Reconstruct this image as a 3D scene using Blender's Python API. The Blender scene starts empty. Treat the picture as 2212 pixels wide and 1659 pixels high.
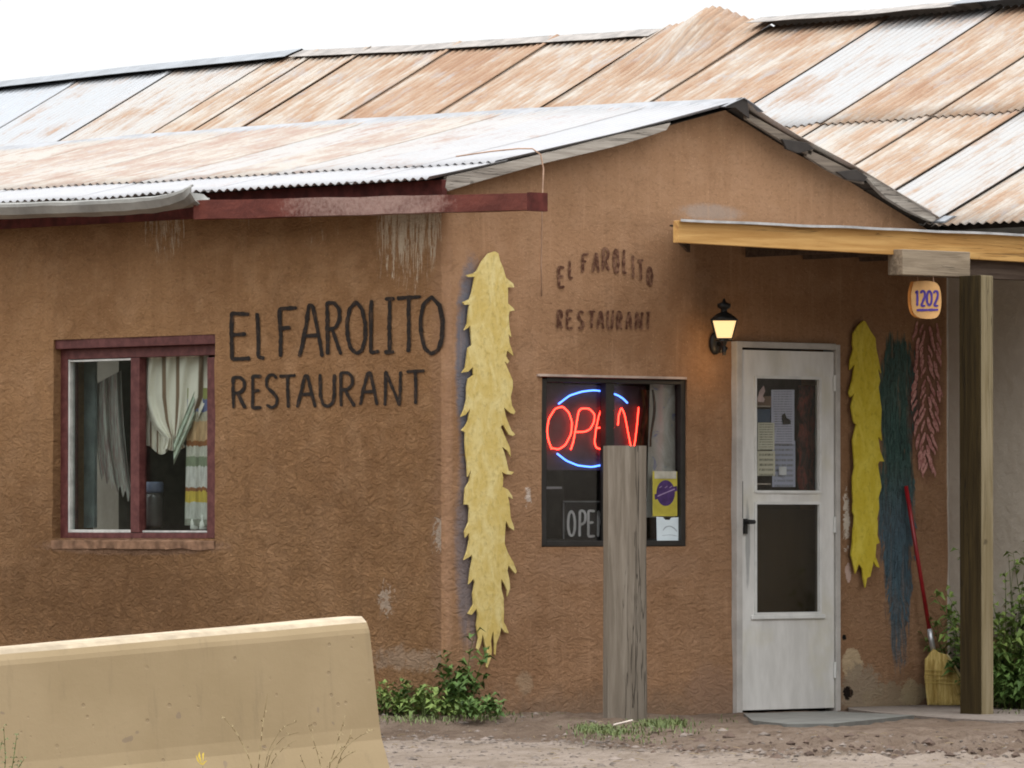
import bpy, bmesh, math, random
from mathutils import Vector, Matrix, noise
from mathutils.geometry import tessellate_polygon
R_ = math.radians
rnd = random.Random(7)
SC = bpy.context.scene
COL = SC.collection

# ------------------------------------------------------------------ camera
YAW, FPX, EYE = R_(42), 13000.0, 1.08
FW = Vector((math.sin(YAW), math.cos(YAW), 0)); RT = Vector((math.cos(YAW), -math.sin(YAW), 0))
PITCH = math.atan(290.5 / FPX)
CP = -32.1 * FW + 0.348 * RT; CP.z = EYE
cd = bpy.data.cameras.new('camera'); cam = bpy.data.objects.new('camera', cd); COL.objects.link(cam)
cam.location = CP; cam.rotation_euler = (R_(90) + PITCH, 0, -YAW)
cd.sensor_width = 36; cd.lens = 36 * FPX / 2212; cd.clip_start = 0.5; cd.clip_end = 3000
SC.camera = cam
# ------------------------------------------------------------------ world, sun, exposure
world = bpy.data.worlds.new('World'); SC.world = world; world.use_nodes = True
wn = world.node_tree; wn.nodes.clear()
SUN_EL, SUN_AZ = R_(66), R_(222)       # azimuth of the veiled sun, behind the camera
sky = wn.nodes.new('ShaderNodeTexSky'); sky.sky_type = 'NISHITA'; sky.sun_disc = False
sky.sun_elevation = SUN_EL; sky.sun_rotation = SUN_AZ
tc = wn.nodes.new('ShaderNodeTexCoord'); sx = wn.nodes.new('ShaderNodeSeparateXYZ')
wn.links.new(tc.outputs['Generated'], sx.inputs[0])
mr = wn.nodes.new('ShaderNodeMapRange'); mr.inputs['From Min'].default_value = 0; mr.inputs['From Max'].default_value = 1
mr.inputs['To Min'].default_value = 10.8; mr.inputs['To Max'].default_value = 38.0; mr.inputs['From Min'].default_value = .15
wn.links.new(sx.outputs[2], mr.inputs['Value'])
cl = wn.nodes.new('ShaderNodeVectorMath'); cl.operation = 'SCALE'; cl.inputs[0].default_value = (0.99, 1.0, 1.01)
wn.links.new(mr.outputs[0], cl.inputs['Scale'])
mx = wn.nodes.new('ShaderNodeMix'); mx.data_type = 'RGBA'; mx.inputs[0].default_value = 0.93   # cloud cover over the clear sky
wn.links.new(sky.outputs[0], mx.inputs[6]); wn.links.new(cl.outputs[0], mx.inputs[7])
bg = wn.nodes.new('ShaderNodeBackground'); bg.inputs[1].default_value = 0.10
wn.links.new(mx.outputs[2], bg.inputs[0])
wo = wn.nodes.new('ShaderNodeOutputWorld'); wn.links.new(bg.outputs[0], wo.inputs[0])
sd = bpy.data.lights.new('sun', 'SUN'); sd.energy = 0.7; sd.angle = R_(25); sd.color = (1, .97, .92)
so = bpy.data.objects.new('sun', sd); COL.objects.link(so)
tosun = Vector((math.sin(SUN_AZ) * math.cos(SUN_EL), math.cos(SUN_AZ) * math.cos(SUN_EL), math.sin(SUN_EL)))
so.rotation_euler = tosun.to_track_quat('Z', 'Y').to_euler(); so.location = (0, -5, 12)
SC.view_settings.view_transform = 'Standard'; SC.view_settings.look = 'None'
SC.view_settings.exposure = 0.0; SC.view_settings.gamma = 1.0; SC.view_settings.use_curve_mapping = False
SC.cycles.filter_width = 1.9

# ------------------------------------------------------------------ measuring aid: sight line through a photo point met with a real plane
cF = (FW * math.cos(PITCH) + Vector((0, 0, math.sin(PITCH)))); cU = RT.cross(cF)
def ray(x, y): return cF + RT * ((x - 1106) / FPX) + cU * (-(y - 829.5) / FPX)
def onY(x, y, Y=0.0):
    d = ray(x, y); t = (Y - CP.y) / d.y; return CP + d * t
def onX(x, y, X=0.0):
    d = ray(x, y); t = (X - CP.x) / d.x; return CP + d * t
def onZ(x, y, Z=0.0):
    d = ray(x, y); t = (Z - CP.z) / d.z; return CP + d * t
def onF(x, y, F):
    d = ray(x, y); t = F / d.dot(FW); return CP + d * t
def RF(R, F, z=0.0):
    p = CP + RT * R + FW * F; p.z = z; return p
def lerp(a, b, t): return a + (b - a) * t
def ss(a, b, x):
    t = max(0., min(1., (x - a) / (b - a))); return t * t * (3 - 2 * t)
def interp(pts, x):
    if x <= pts[0][0]: a, b = pts[0], pts[1]
    elif x >= pts[-1][0]: a, b = pts[-2], pts[-1]
    else:
        for a, b in zip(pts, pts[1:]):
            if a[0] <= x <= b[0]: break
    return a[1] + (b[1] - a[1]) * (x - a[0]) / (b[0] - a[0])
def nz(*v): return noise.noise(Vector(v))

# ------------------------------------------------------------------ object helpers
ORG = {}
def thing(name, label, cat, loc=(0, 0, 0), group=None):
    o = bpy.data.objects.new(name, None); COL.objects.link(o); o.location = loc; o.empty_display_size = .1
    o['label'] = label; o['category'] = cat
    if group: o['group'] = group
    ORG[o.name] = Vector(loc); return o
def tag(o, label=None, cat=None, group=None, kind=None):
    if label: o['label'] = label
    if cat: o['category'] = cat
    if group: o['group'] = group
    if kind: o['kind'] = kind
    return o
class MB:
    def __init__(s): s.v = []; s.f = []; s.m = []; s.uv = None
    def quad(s, a, b, c, d, mi=0):
        n = len(s.v); s.v += [Vector(a), Vector(b), Vector(c), Vector(d)]; s.f.append((n, n+1, n+2, n+3)); s.m.append(mi); return s
    def add(s, vs, fs, mi=0):
        n = len(s.v); s.v += [Vector(v) for v in vs]
        for f in fs: s.f.append(tuple(i + n for i in f)); s.m.append(mi)
        return s
    def box(s, x0, x1, y0, y1, z0, z1, mi=0, M=None, j=0.0):
        vs = [Vector((x, y, z)) for x in (x0, x1) for y in (y0, y1) for z in (z0, z1)]
        if j: vs = [v + Vector((rnd.uniform(-j, j), rnd.uniform(-j, j), rnd.uniform(-j, j))) for v in vs]
        if M: vs = [M @ v for v in vs]
        return s.add(vs, [(0,1,3,2),(4,6,7,5),(0,4,5,1),(2,3,7,6),(0,2,6,4),(1,5,7,3)], mi)
    def prism(s, poly, off, mi=0):
        """poly: list of 3-D points in a plane, extruded by vector off"""
        n = len(poly); P = [Vector(p) for p in poly]; off = Vector(off)
        tris = tessellate_polygon([P]); vs = P + [p + off for p in P]
        fs = [tuple(t) for t in tris] + [tuple(n + i for i in reversed(t)) for t in tris]
        fs += [(i, (i+1) % n, n + (i+1) % n, n + i) for i in range(n)]
        return s.add(vs, fs, mi)
    def tube(s, pts, r, n=8, mi=0, caps=True):
        P = [Vector(p) for p in pts]; rings = []
        rr = r if isinstance(r, (list, tuple)) else [r] * len(P)
        up = Vector((0.13, 0.21, 1)).normalized(); prev = None
        for i, p in enumerate(P):
            d = (P[min(i+1, len(P)-1)] - P[max(i-1, 0)]).normalized()
            a = (prev - d * prev.dot(d)) if prev else d.cross(up)
            if a.length < 1e-4: a = d.cross(Vector((1, 0, 0)))
            a.normalize(); prev = a; b = d.cross(a)
            rings.append([p + (a * math.cos(2*math.pi*k/n) + b * math.sin(2*math.pi*k/n)) * rr[i] for k in range(n)])
        vs = [v for q in rings for v in q]; fs = []
        for i in range(len(P)-1):
            for k in range(n): fs.append((i*n+k, i*n+(k+1) % n, (i+1)*n+(k+1) % n, (i+1)*n+k))
        if caps: fs += [tuple(reversed(range(n))), tuple(range(len(vs)-n, len(vs)))]
        return s.add(vs, fs, mi)
    def lathe(s, prof, c, n=16, mi=0, rot=0, M=None):
        vs = []
        for r, z in prof:
            for k in range(n):
                a = rot + 2*math.pi*k/n; p = Vector((r*math.cos(a), r*math.sin(a), z))
                vs.append((M @ p if M else p) + Vector(c))
        fs = [(i*n+k, i*n+(k+1) % n, (i+1)*n+(k+1) % n, (i+1)*n+k) for i in range(len(prof)-1) for k in range(n)]
        fs += [tuple(reversed(range(n))), tuple(range(len(vs)-n, len(vs)))]
        return s.add(vs, fs, mi)
    def build(s, name, mat, parent=None, smooth=False, bevel=0, loc=None, uvs=None, seg=2):
        me = bpy.data.meshes.new(name)
        o = bpy.data.objects.new(name, me); COL.objects.link(o)
        if parent is not None:
            org = ORG[parent.name]; o.parent = parent
        else:
            org = Vector(loc) if loc is not None else Vector((0, 0, 0)); o.location = org
        ORG[o.name] = org
        me.from_pydata([tuple(v - org) for v in s.v], [], s.f)
        for m in (mat if isinstance(mat, (list, tuple)) else [mat]): me.materials.append(m)
        me.polygons.foreach_set('material_index', s.m)
        if smooth: me.polygons.foreach_set('use_smooth', [True] * len(s.f))
        if uvs:
            l = me.uv_layers.new(name='UVMap'); me.update()
            idx = [0] * len(me.loops); me.loops.foreach_get('vertex_index', idx)
            flat = []
            for i in idx: flat += [uvs[i][0], uvs[i][1]]
            l.data.foreach_set('uv', flat)
        me.validate(); me.update()
        if bevel:
            bm = bmesh.new(); bm.from_mesh(me); bmesh.ops.remove_doubles(bm, verts=bm.verts, dist=1e-5)
            bmesh.ops.recalc_face_normals(bm, faces=bm.faces)
            es = [e for e in bm.edges if len(e.link_faces) == 2 and e.calc_face_angle(0) > 0.5]
            bmesh.ops.bevel(bm, geom=es, offset=bevel, segments=seg, profile=.5, affect='EDGES', clamp_overlap=True)
            bm.to_mesh(me); bm.free()
            if smooth: me.polygons.foreach_set('use_smooth', [True] * len(me.polygons))
        return o

# ------------------------------------------------------------------ material helpers
class Mat:
    def __init__(s, name, rough=.85, spec=.3, metal=0.0):
        s.m = bpy.data.materials.new(name); s.m.use_nodes = True; s.t = s.m.node_tree
        s.b = s.t.nodes['Principled BSDF']; s.b.inputs['Roughness'].default_value = rough
        s.b.inputs['Specular IOR Level'].default_value = spec; s.b.inputs['Metallic'].default_value = metal
        s.tc = s.n('ShaderNodeTexCoord'); s.obj = s.tc.outputs['Object']; s.uv = s.tc.outputs['UV']
    def n(s, k): return s.t.nodes.new(k)
    def l(s, a, b): s.t.links.new(a, b)
    def put(s, sock, v):
        if isinstance(v, bpy.types.NodeSocket): s.l(v, sock)
        elif isinstance(v, (tuple, list)) and len(v) == 3 and sock.type == 'RGBA': sock.default_value = (*v, 1)
        else: sock.default_value = v
    def math(s, op, a, b=0.0, c=0.0, clamp=False):
        x = s.n('ShaderNodeMath'); x.operation = op; x.use_clamp = clamp
        s.put(x.inputs[0], a); s.put(x.inputs[1], b); s.put(x.inputs[2], c); return x.outputs[0]
    def map(s, vec, scale=(1, 1, 1), loc=(0, 0, 0)):
        x = s.n('ShaderNodeMapping'); s.l(vec, x.inputs[0]); x.inputs['Scale'].default_value = scale; x.inputs['Location'].default_value = loc
        return x.outputs[0]
    def noise(s, vec, scale=5., detail=4., rough=.55, dist=0., out=0):
        x = s.n('ShaderNodeTexNoise'); s.l(vec, x.inputs['Vector']); x.inputs['Scale'].default_value = scale
        x.inputs['Detail'].default_value = detail; x.inputs['Roughness'].default_value = rough; x.inputs['Distortion'].default_value = dist
        return x.outputs[out]
    def range(s, v, a, b, c=0., d=1., smooth=True):
        x = s.n('ShaderNodeMapRange'); x.interpolation_type = 'SMOOTHSTEP' if smooth else 'LINEAR'
        s.put(x.inputs['Value'], v); x.inputs['From Min'].default_value = a; x.inputs['From Max'].default_value = b
        x.inputs['To Min'].default_value = c; x.inputs['To Max'].default_value = d; return x.outputs[0]
    def mix(s, f, a, b, mode='MIX'):
        x = s.n('ShaderNodeMix'); x.data_type = 'RGBA'; x.blend_type = mode
        s.put(x.inputs[0], f); s.put(x.inputs[6], a); s.put(x.inputs[7], b); return x.outputs[2]
    def xyz(s, vec):
        x = s.n('ShaderNodeSeparateXYZ'); s.l(vec, x.inputs[0]); return x.outputs
    def attr(s, name):
        x = s.n('ShaderNodeAttribute'); x.attribute_type = 'OBJECT'; x.attribute_name = name; return x.outputs['Fac']
    def rand(s): return s.n('ShaderNodeObjectInfo').outputs['Random']
    def col(s, c): s.put(s.b.inputs['Base Color'], c); return s
    def bump(s, h, dist=.01, strength=1.0):
        x = s.n('ShaderNodeBump'); x.inputs['Distance'].default_value = dist; x.inputs['Strength'].default_value = strength
        s.put(x.inputs['Height'], h); s.l(x.outputs[0], s.b.inputs['Normal']); return s
    def ell(s, a, b, ca, cb, ra, rb, edge=.35, warp=None, wamt=.5):
        """1 inside an ellipse, 0 outside, border broken by warp"""
        u = s.math('DIVIDE', s.math('SUBTRACT', a, ca), ra); v = s.math('DIVIDE', s.math('SUBTRACT', b, cb), rb)
        d = s.math('ADD', s.math('POWER', s.math('ABSOLUTE', u), 2.), s.math('POWER', s.math('ABSOLUTE', v), 2.))
        if warp is not None: d = s.math('ADD', d, s.math('MULTIPLY', s.math('SUBTRACT', warp, .5), wamt * 8))
        return s.range(d, 1 + edge, 1 - edge)

def plain(name, c, rough=.7, spec=.3, metal=0, var=.25, scale=8, bump=0.0, bscale=60, stretch=(1, 1, 1)):
    m = Mat(name, rough, spec, metal); v = m.map(m.obj, stretch)
    f = m.noise(v, scale, 5, .6)
    m.col(m.mix(m.range(f, .3, .7), tuple(x*(1-var) for x in c), tuple(min(1, x*(1+var)) for x in c)))
    if bump: m.bump(m.noise(v, bscale, 4, .6), bump)
    return m.m
def wood(name, c1, c2, axis='z', rough=.85, bump=.003, sc=9, knots=None):
    m = Mat(name, rough, .2); st = {'x': (.06, 1, 1), 'y': (1, .06, 1), 'z': (1, 1, .06)}[axis]
    v = m.map(m.obj, st); g = m.noise(v, sc*5, 6, .65, .6); w = m.noise(v, sc*.8, 3, .5)
    c = m.mix(m.range(g, .3, .72), c1, c2); c = m.mix(m.math('MULTIPLY', m.range(w, .45, .75), .5), c, tuple(x*.6 for x in c1))
    k = m.noise(m.obj, 9, 2, .4, .4); c = m.mix(m.math('MULTIPLY', m.range(k, .7, .78), .8), c, knots or tuple(x*.45 for x in c1))
    ck = m.noise(m.map(m.obj, tuple(q*.35 if q < 1 else q for q in st)), sc*7, 3, .5, .3); cr_ = m.range(m.math('ABSOLUTE', m.math('SUBTRACT', ck, .5)), .012, .0)
    cr_ = m.math('MULTIPLY', cr_, m.range(w, .45, .55)); c = m.mix(m.math('MULTIPLY', cr_, .75), c, tuple(x*.3 for x in c1))
    m.col(c); m.bump(m.math('SUBTRACT', g, cr_), bump); return m.m

# ================================================================== ADOBE WALL MATERIALS
def adobe(name, base, lo, hi, side):
    m = Mat(name, .95, .12)
    X, Y, Z = m.xyz(m.obj)
    A = X if side == 'front' else Y
    big = m.noise(m.obj, .9, 4, .55); mid = m.noise(m.obj, 4.5, 5, .62, .3); fine = m.noise(m.map(m.obj, (1, 1, 1.5)), 38, 5, .62, .5)
    c = m.mix(m.range(big, .32, .68), lo, base)
    c = m.mix(m.math('MULTIPLY', m.range(mid, .42, .72), .6), c, hi)
    c = m.mix(m.math('MULTIPLY', m.range(fine, .5, .3), .38), c, tuple(x*.62 for x in lo))
    spk = m.noise(m.obj, 95, 2, .5); c = m.mix(m.math('MULTIPLY', m.range(spk, .62, .72), .4), c, tuple(min(1, x*1.5) for x in hi))
    warp = m.noise(m.obj, 7, 5, .7); warp2 = m.noise(m.map(m.obj, (1, 1, .12)), 26, 5, .75)
    warp = m.math('ADD', m.math('MULTIPLY', warp, .55), m.math('MULTIPLY', m.noise(m.obj, 33, 5, .75, .8), .45))
    def patch(x0, x1, y0, y1, colr, amt=1., edge=.35, wamt=.5, w=warp):
        nonlocal c
        f = onY if side == 'front' else onX
        p0, p1 = f(x0, y0), f(x1, y1); a0, a1 = (p0.x, p1.x) if side == 'front' else (p0.y, p1.y)
        k = m.ell(A, Z, (a0+a1)/2, (p0.z+p1.z)/2, abs(a1-a0)/2, abs(p0.z-p1.z)/2, edge, w, wamt)
        c = m.mix(m.math('MULTIPLY', k, amt), c, colr)
    wf = m.noise(m.obj, 26, 5, .8, 1.0)
    rain = m.noise(m.map(m.obj, (1, 1, .05)), 14, 5, .65, .2)
    c = m.mix(m.math('MULTIPLY', m.range(rain, .50, .70), .13), c, tuple(x*.55 for x in lo)); c = m.mix(m.math('MULTIPLY', m.range(rain, .44, .30), .14), c, tuple(min(1, x*1.25) for x in hi))
    holl = m.noise(m.map(m.obj, (1, 1, 1.6)), 11, 6, .72, 1.4); c = m.mix(m.math('MULTIPLY', m.range(holl, .46, .32), .32), c, tuple(x*.6 for x in lo))
    spl = m.math('ADD', Z, m.math('MULTIPLY', m.math('SUBTRACT', warp, .5), .5)); c = m.mix(m.math('MULTIPLY', m.range(spl, .22, .0), .55), c, (.20, .145, .105))
    vo = m.n('ShaderNodeTexVoronoi'); vo.feature = 'DISTANCE_TO_EDGE'; vo.inputs['Scale'].default_value = 1.3
    vw = m.n('ShaderNodeVectorMath'); m.l(m.obj, vw.inputs[0]); m.l(m.noise(m.obj, 5, 5, .7, 0, 1), vw.inputs[1]); m.l(vw.outputs[0], vo.inputs['Vector'])
    crk = m.math('MULTIPLY', m.range(vo.outputs['Distance'], .009, .003), m.range(m.noise(m.obj, 1.3, 2), .52, .62)); c = m.mix(m.math('MULTIPLY', crk, .22), c, tuple(x*.4 for x in lo))
    if side == 'left':
        cb_ = m.math('ADD', Y, m.math('MULTIPLY', m.math('SUBTRACT', warp, .5), .35)); c = m.mix(m.range(cb_, .17, .05), c, m.mix(m.range(big, .32, .68), (.255, .140, .074), (.315, .180, .100)))
    if side == 'front':
        # faded blue brush marks beside the pale cutout
        patch(986, 1044, 575, 1010, (.115, .135, .175), .85, .5, .3); patch(986, 1044, 940, 1400, (.15, .15, .175), .7, .6, .35)
        # faded teal ristra painted on the plaster
        st = m.noise(m.map(m.obj, (1, 1, .1)), 75, 5, .7, 1.2)
        teal = m.mix(m.range(st, .35, .62), (.028, .045, .042), (.065, .125, .11)); blue = m.mix(m.range(st, .35, .65), (.05, .07, .085), (.09, .15, .185))
        tb = m.mix(m.range(Z, onY(1940, 1150).z, onY(1940, 980).z), blue, teal)
        patch(1897, 1984, 725, 1010, tb, .96, .22, .3, warp2); patch(1897, 1976, 890, 1270, tb, .96, .25, .3, warp2); patch(1915, 1968, 1140, 1420, tb, .85, .4, .6, warp2)
        patch(1962, 2036, 688, 1030, (.13, .055, .045), .6, .4, .25)
        # rubbed and broken plaster
        patch(1470, 1600, 440, 478, (.30, .25, .215), .6, .9, .6)
        patch(1817, 1862, 1400, 1470, (.50, .38, .24), .95, .15, .5); patch(1815, 1900, 1440, 1540, (.30, .235, .165), .85, .25, .6)
        patch(1860, 1960, 1478, 1545, (.30, .23, .15), .8, .25, .7); patch(1940, 2000, 1470, 1520, (.38, .30, .18), .8, .25, .8)
        patch(1823, 1836, 1065, 1175, (.62, .55, .46), .95, .15, 1., wf); patch(1827, 1840, 1218, 1256, (.60, .44, .38), .9, .15, .55, wf)
        patch(1819, 1828, 1372, 1384, (.01, .01, .01), 1, .2, .55, wf); patch(1818, 1838, 1482, 1510, (.015, .01, .008), 1, .2, .55, wf)
        patch(1134, 1146, 1058, 1090, (.50, .42, .36), .9, .2, 1.7, wf); patch(1112, 1150, 1452, 1500, (.36, .26, .17), .6, .5, .8)
        patch(1480, 1600, 1440, 1560, (.27, .165, .11), .6, .6, .5)
        patch(966, 978, 560, 1500, (.33, .20, .13), .3, .7, .9)
        patch(1160, 1500, 1186, 1260, (.33, .20, .125), .5, .6, .4)
        stn = m.noise(m.map(m.obj, (1, 1, .06)), 22, 4, .6)
        c = m.mix(m.math('MULTIPLY', m.range(stn, .55, .75), .3), c, tuple(x*1.35 for x in hi))
    else:
        dr = m.noise(m.map(m.obj, (1, 1, .07)), 46, 5, .8, 1.1)
        def drips(x0, x1, y0, y1, th, amt, colr=(.52, .43, .32)):
            nonlocal c
            p0, p1 = onX(x0, y0), onX(x1, y1); bx = m.math('SUBTRACT', 1., m.math('ABSOLUTE', m.math('DIVIDE', m.math('SUBTRACT', A, (p0.y+p1.y)/2), abs(p1.y-p0.y)/2)), clamp=True)
            down = m.range(Z, p1.z, p0.z, -.14, .10, False)
            k = m.math('ADD', dr, down); k = m.math('ADD', k, m.math('MULTIPLY', m.math('POWER', bx, .4), .1))
            k = m.math('MULTIPLY', m.range(k, th, th+.05), m.math('MULTIPLY', m.range(bx, 0, .12), m.range(Z, p1.z, p1.z+.08)))
            c = m.mix(m.math('MULTIPLY', k, amt), c, colr)
        drips(812, 967, 470, 680, .60, .95); drips(305, 405, 470, 630, .63, .85); drips(500, 560, 480, 580, .735, .5); drips(600, 800, 520, 640, .79, .5)
        patch(940, 975, 1120, 1195, (.42, .34, .27), .85, .3, 1.7, wf); patch(820, 848, 1268, 1325, (.44, .35, .27), .8, .3, 1.7, wf)
        patch(800, 960, 1400, 1450, (.38, .28, .20), .6, .7, 1.5)
        patch(100, 480, 1160, 1200, (.32, .20, .14), .7, .4, .4)
        patch(958, 980, 940, 1420, (.36, .24, .16), .4, .6, 1.2)
        patch(0, 520, 1180, 1400, tuple(x*.75 for x in lo), .5, .8, .6)
    m.col(c)
    # trowelled mud relief
    tr = m.noise(m.map(m.obj, (1, 1, 1.7)), 13, 6, .68, 1.6)
    h = m.math('ADD', m.math('MULTIPLY', tr, 1.0), m.math('MULTIPLY', fine, .22))
    low = m.range(Z, 2.2, .9, .30, 1.0)
    h = m.math('MULTIPLY', m.math('SUBTRACT', h, m.math('MULTIPLY', crk, .15)), low); m.bump(h, .060 if side == 'left' else .018)
    return m.m
M_FRONT = adobe('front_adobe', (.315, .180, .100), (.255, .140, .074), (.36, .216, .128), 'front')
M_LEFT = adobe('side_adobe', (.310, .172, .082), (.235, .124, .057), (.355, .208, .110), 'left')

# ================================================================== BUILDING MEASURES (metres)
def dnf(u, z):   # plaster unevenness, outward
    k = ss(.0, .35, u)
    return k * (.012 * nz(u*1.1, z*1.1, 3.1) + .005 * nz(u*4, z*4, 9.2)) + .004 * nz(u*9, z*9, 1.7) * k
def dnl(u, z):
    k = ss(.05, .35, u)
    return k * (.014 * nz(u*1.0, z*1.2, 13.1) + .008 * nz(u*3.3, z*5, 19.2) + .005 * nz(u*10, z*14, 11.7))
YG = -.12                                   # gable overhang plane
apex = onY(1600, 222, YG); XA = apex.x
XE = -.20                                   # near eave
eaveL = sorted([(onX(x, y, XE).y, onX(x, y, XE).z) for x, y in ((937, 383), (700, 397), (430, 412), (200, 427), (0, 437))])
eaveL.append((9.0, interp(eaveL, 9.0)))
ridF = sorted([(onX(x, y, XA).y, onX(x, y, XA).z) for x, y in ((1600, 222), (1250, 238), (740, 268), (300, 300), (0, 326))])
ridF.append((9.0, interp(ridF, 9.0)))
XR = 3.84                                   # right end of gable wall / plane of main building wall
rakeR = [(p.x, p.z) for p in (onY(x, y, YG) for x, y in ((1612, 232), (1740, 312), (1870, 380), (2035, 482)))]
rakeL = [(p.x, p.z) for p in (onY(x, y, YG) for x, y in ((937, 383), (1200, 318), (1450, 258), (1600, 222)))]

REST = thing('restaurant_building', 'brown adobe restaurant with painted lettering and a rusty tin gable roof', 'building')

def wall_mesh(ulist, zlist, top, pos, holes, jamb):
    mb = MB(); idx = {}
    for i, u in enumerate(ulist):
        for j, z in enumerate(zlist):
            zz = min(z, top(u)); idx[i, j] = len(mb.v); mb.v.append(pos(u, zz))
    for i in range(len(ulist)-1):
        for j in range(len(zlist)-1):
            uc, zc = (ulist[i]+ulist[i+1])/2, (zlist[j]+zlist[j+1])/2
            if zlist[j] >= max(top(ulist[i]), top(ulist[i+1])): continue
            if any(a < uc < b and c < zc < d for a, b, c, d in holes): continue
            mb.f.append((idx[i, j], idx[i+1, j], idx[i+1, j+1], idx[i, j+1])); mb.m.append(0)
    for a, b, c, d in holes:
        us = [u for u in ulist if a <= u <= b]; zs = [z for z in zlist if c <= z <= d]
        ring = [(u, c) for u in us] + [(b, z) for z in zs[1:]] + [(u, d) for u in reversed(us[:-1])] + [(a, z) for z in reversed(zs[1:-1])]
        n = len(ring); base = len(mb.v)
        rr = .014
        for k, (u, z) in enumerate(ring):
            p = pos(u, z); mb.v.append(p); mb.v.append(p + jamb*.02 + Vector((0, 0, 0))); mb.v.append(p + jamb*.30)
        for k in range(n):
            q = (k+1) % n
            for s in (0, 1):
                mb.f.append((base+3*k+s, base+3*q+s, base+3*q+s+1, base+3*k+s+1)); mb.m.append(0)
    return mb
def grid(a, b, step, extra):
    g = [a + i*(b-a)/max(1, round((b-a)/step)) for i in range(max(1, round((b-a)/step))+1)]
    for e in extra: g = [x for x in g if abs(x-e) > step*.45 or x in (a, b)] + [e]
    return sorted(set(g))

# openings
def rectY(x0, x1, y0, y1, Y=0): a = onY(x0, (y0+y1)/2, Y); b = onY(x1, (y0+y1)/2, Y); return a.x, b.x, onY((x0+x1)/2, y1, Y).z, onY((x0+x1)/2, y0, Y).z
def rectX(x0, x1, y0, y1, X=0): a = onX(x1, (y0+y1)/2, X); b = onX(x0, (y0+y1)/2, X); return a.y, b.y, onX((x0+x1)/2, y1, X).z, onX((x0+x1)/2, y0, X).z
WF = rectY(1170, 1484, 817, 1181)
DO = rectY(1590, 1811, 742, 1556); DO = (DO[0], DO[1], -.04, DO[3])
WL = rectX(116, 464, 728, 1163)
def topf(u):
    u = max(u, 0)
    return (interp(rakeL, u) if u < XA else interp(rakeR, u)) - .03
RC = .045                                   # radius of the mud corner
def posf(u, z):
    w = .012*ss(.5, .0, z)
    rc = RC + .02*nz(z*1.4, 2, 2)
    if u < RC:
        th = (u - RC*(1-math.pi/2)) / (RC*math.pi/2) * math.pi/2       # 0 at the side wall, 90 deg at the front wall
        th = max(0., min(math.pi/2, th)); k = 1 - th/(math.pi/2)
        p = Vector((RC - RC*math.cos(th), RC - RC*math.sin(th), z)); b = .006*nz(u*9, z*6, 8)*math.sin(2*th)
        return p + Vector((-(dnl(RC, z))*k + b*.4, -(dnf(RC, z)+w)*(1-k) + b*.4, 0))
    return Vector((u, -dnf(u, z) - w, z))
ul = grid(RC*(1-math.pi/2), RC, .012, [])[:-1] + grid(RC, XR, .03, [WF[0], WF[1], DO[0], DO[1]])
zl = grid(-.15, 3.6, .03, [WF[2], WF[3], DO[2], DO[3]])
wall_mesh(ul, zl, topf, posf, [WF, DO], Vector((0, 1, 0))).build('front_wall', M_FRONT, REST, smooth=True)
def topl(u): return interp(eaveL, u) - .03
def posl(u, z): return Vector((-dnl(u, z), u, z))
ul = grid(RC, 8.0, .03, [WL[0], WL[1]]); zl = grid(-.3, 3.4, .03, [WL[2], WL[3]])
wall_mesh(ul, zl, topl, posl, [WL], Vector((1, 0, 0))).build('side_wall', M_LEFT, REST, smooth=True)
# rooms behind the windows
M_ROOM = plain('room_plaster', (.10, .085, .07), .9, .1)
mb = MB()
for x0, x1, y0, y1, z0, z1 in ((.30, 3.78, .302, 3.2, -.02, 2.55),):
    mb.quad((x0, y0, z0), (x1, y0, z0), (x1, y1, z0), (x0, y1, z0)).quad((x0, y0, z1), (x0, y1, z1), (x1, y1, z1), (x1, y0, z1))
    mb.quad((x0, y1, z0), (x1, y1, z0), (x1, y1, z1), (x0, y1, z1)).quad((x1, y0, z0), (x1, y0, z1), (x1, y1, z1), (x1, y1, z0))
mb.build('interior_wall', M_ROOM, REST)

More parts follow.
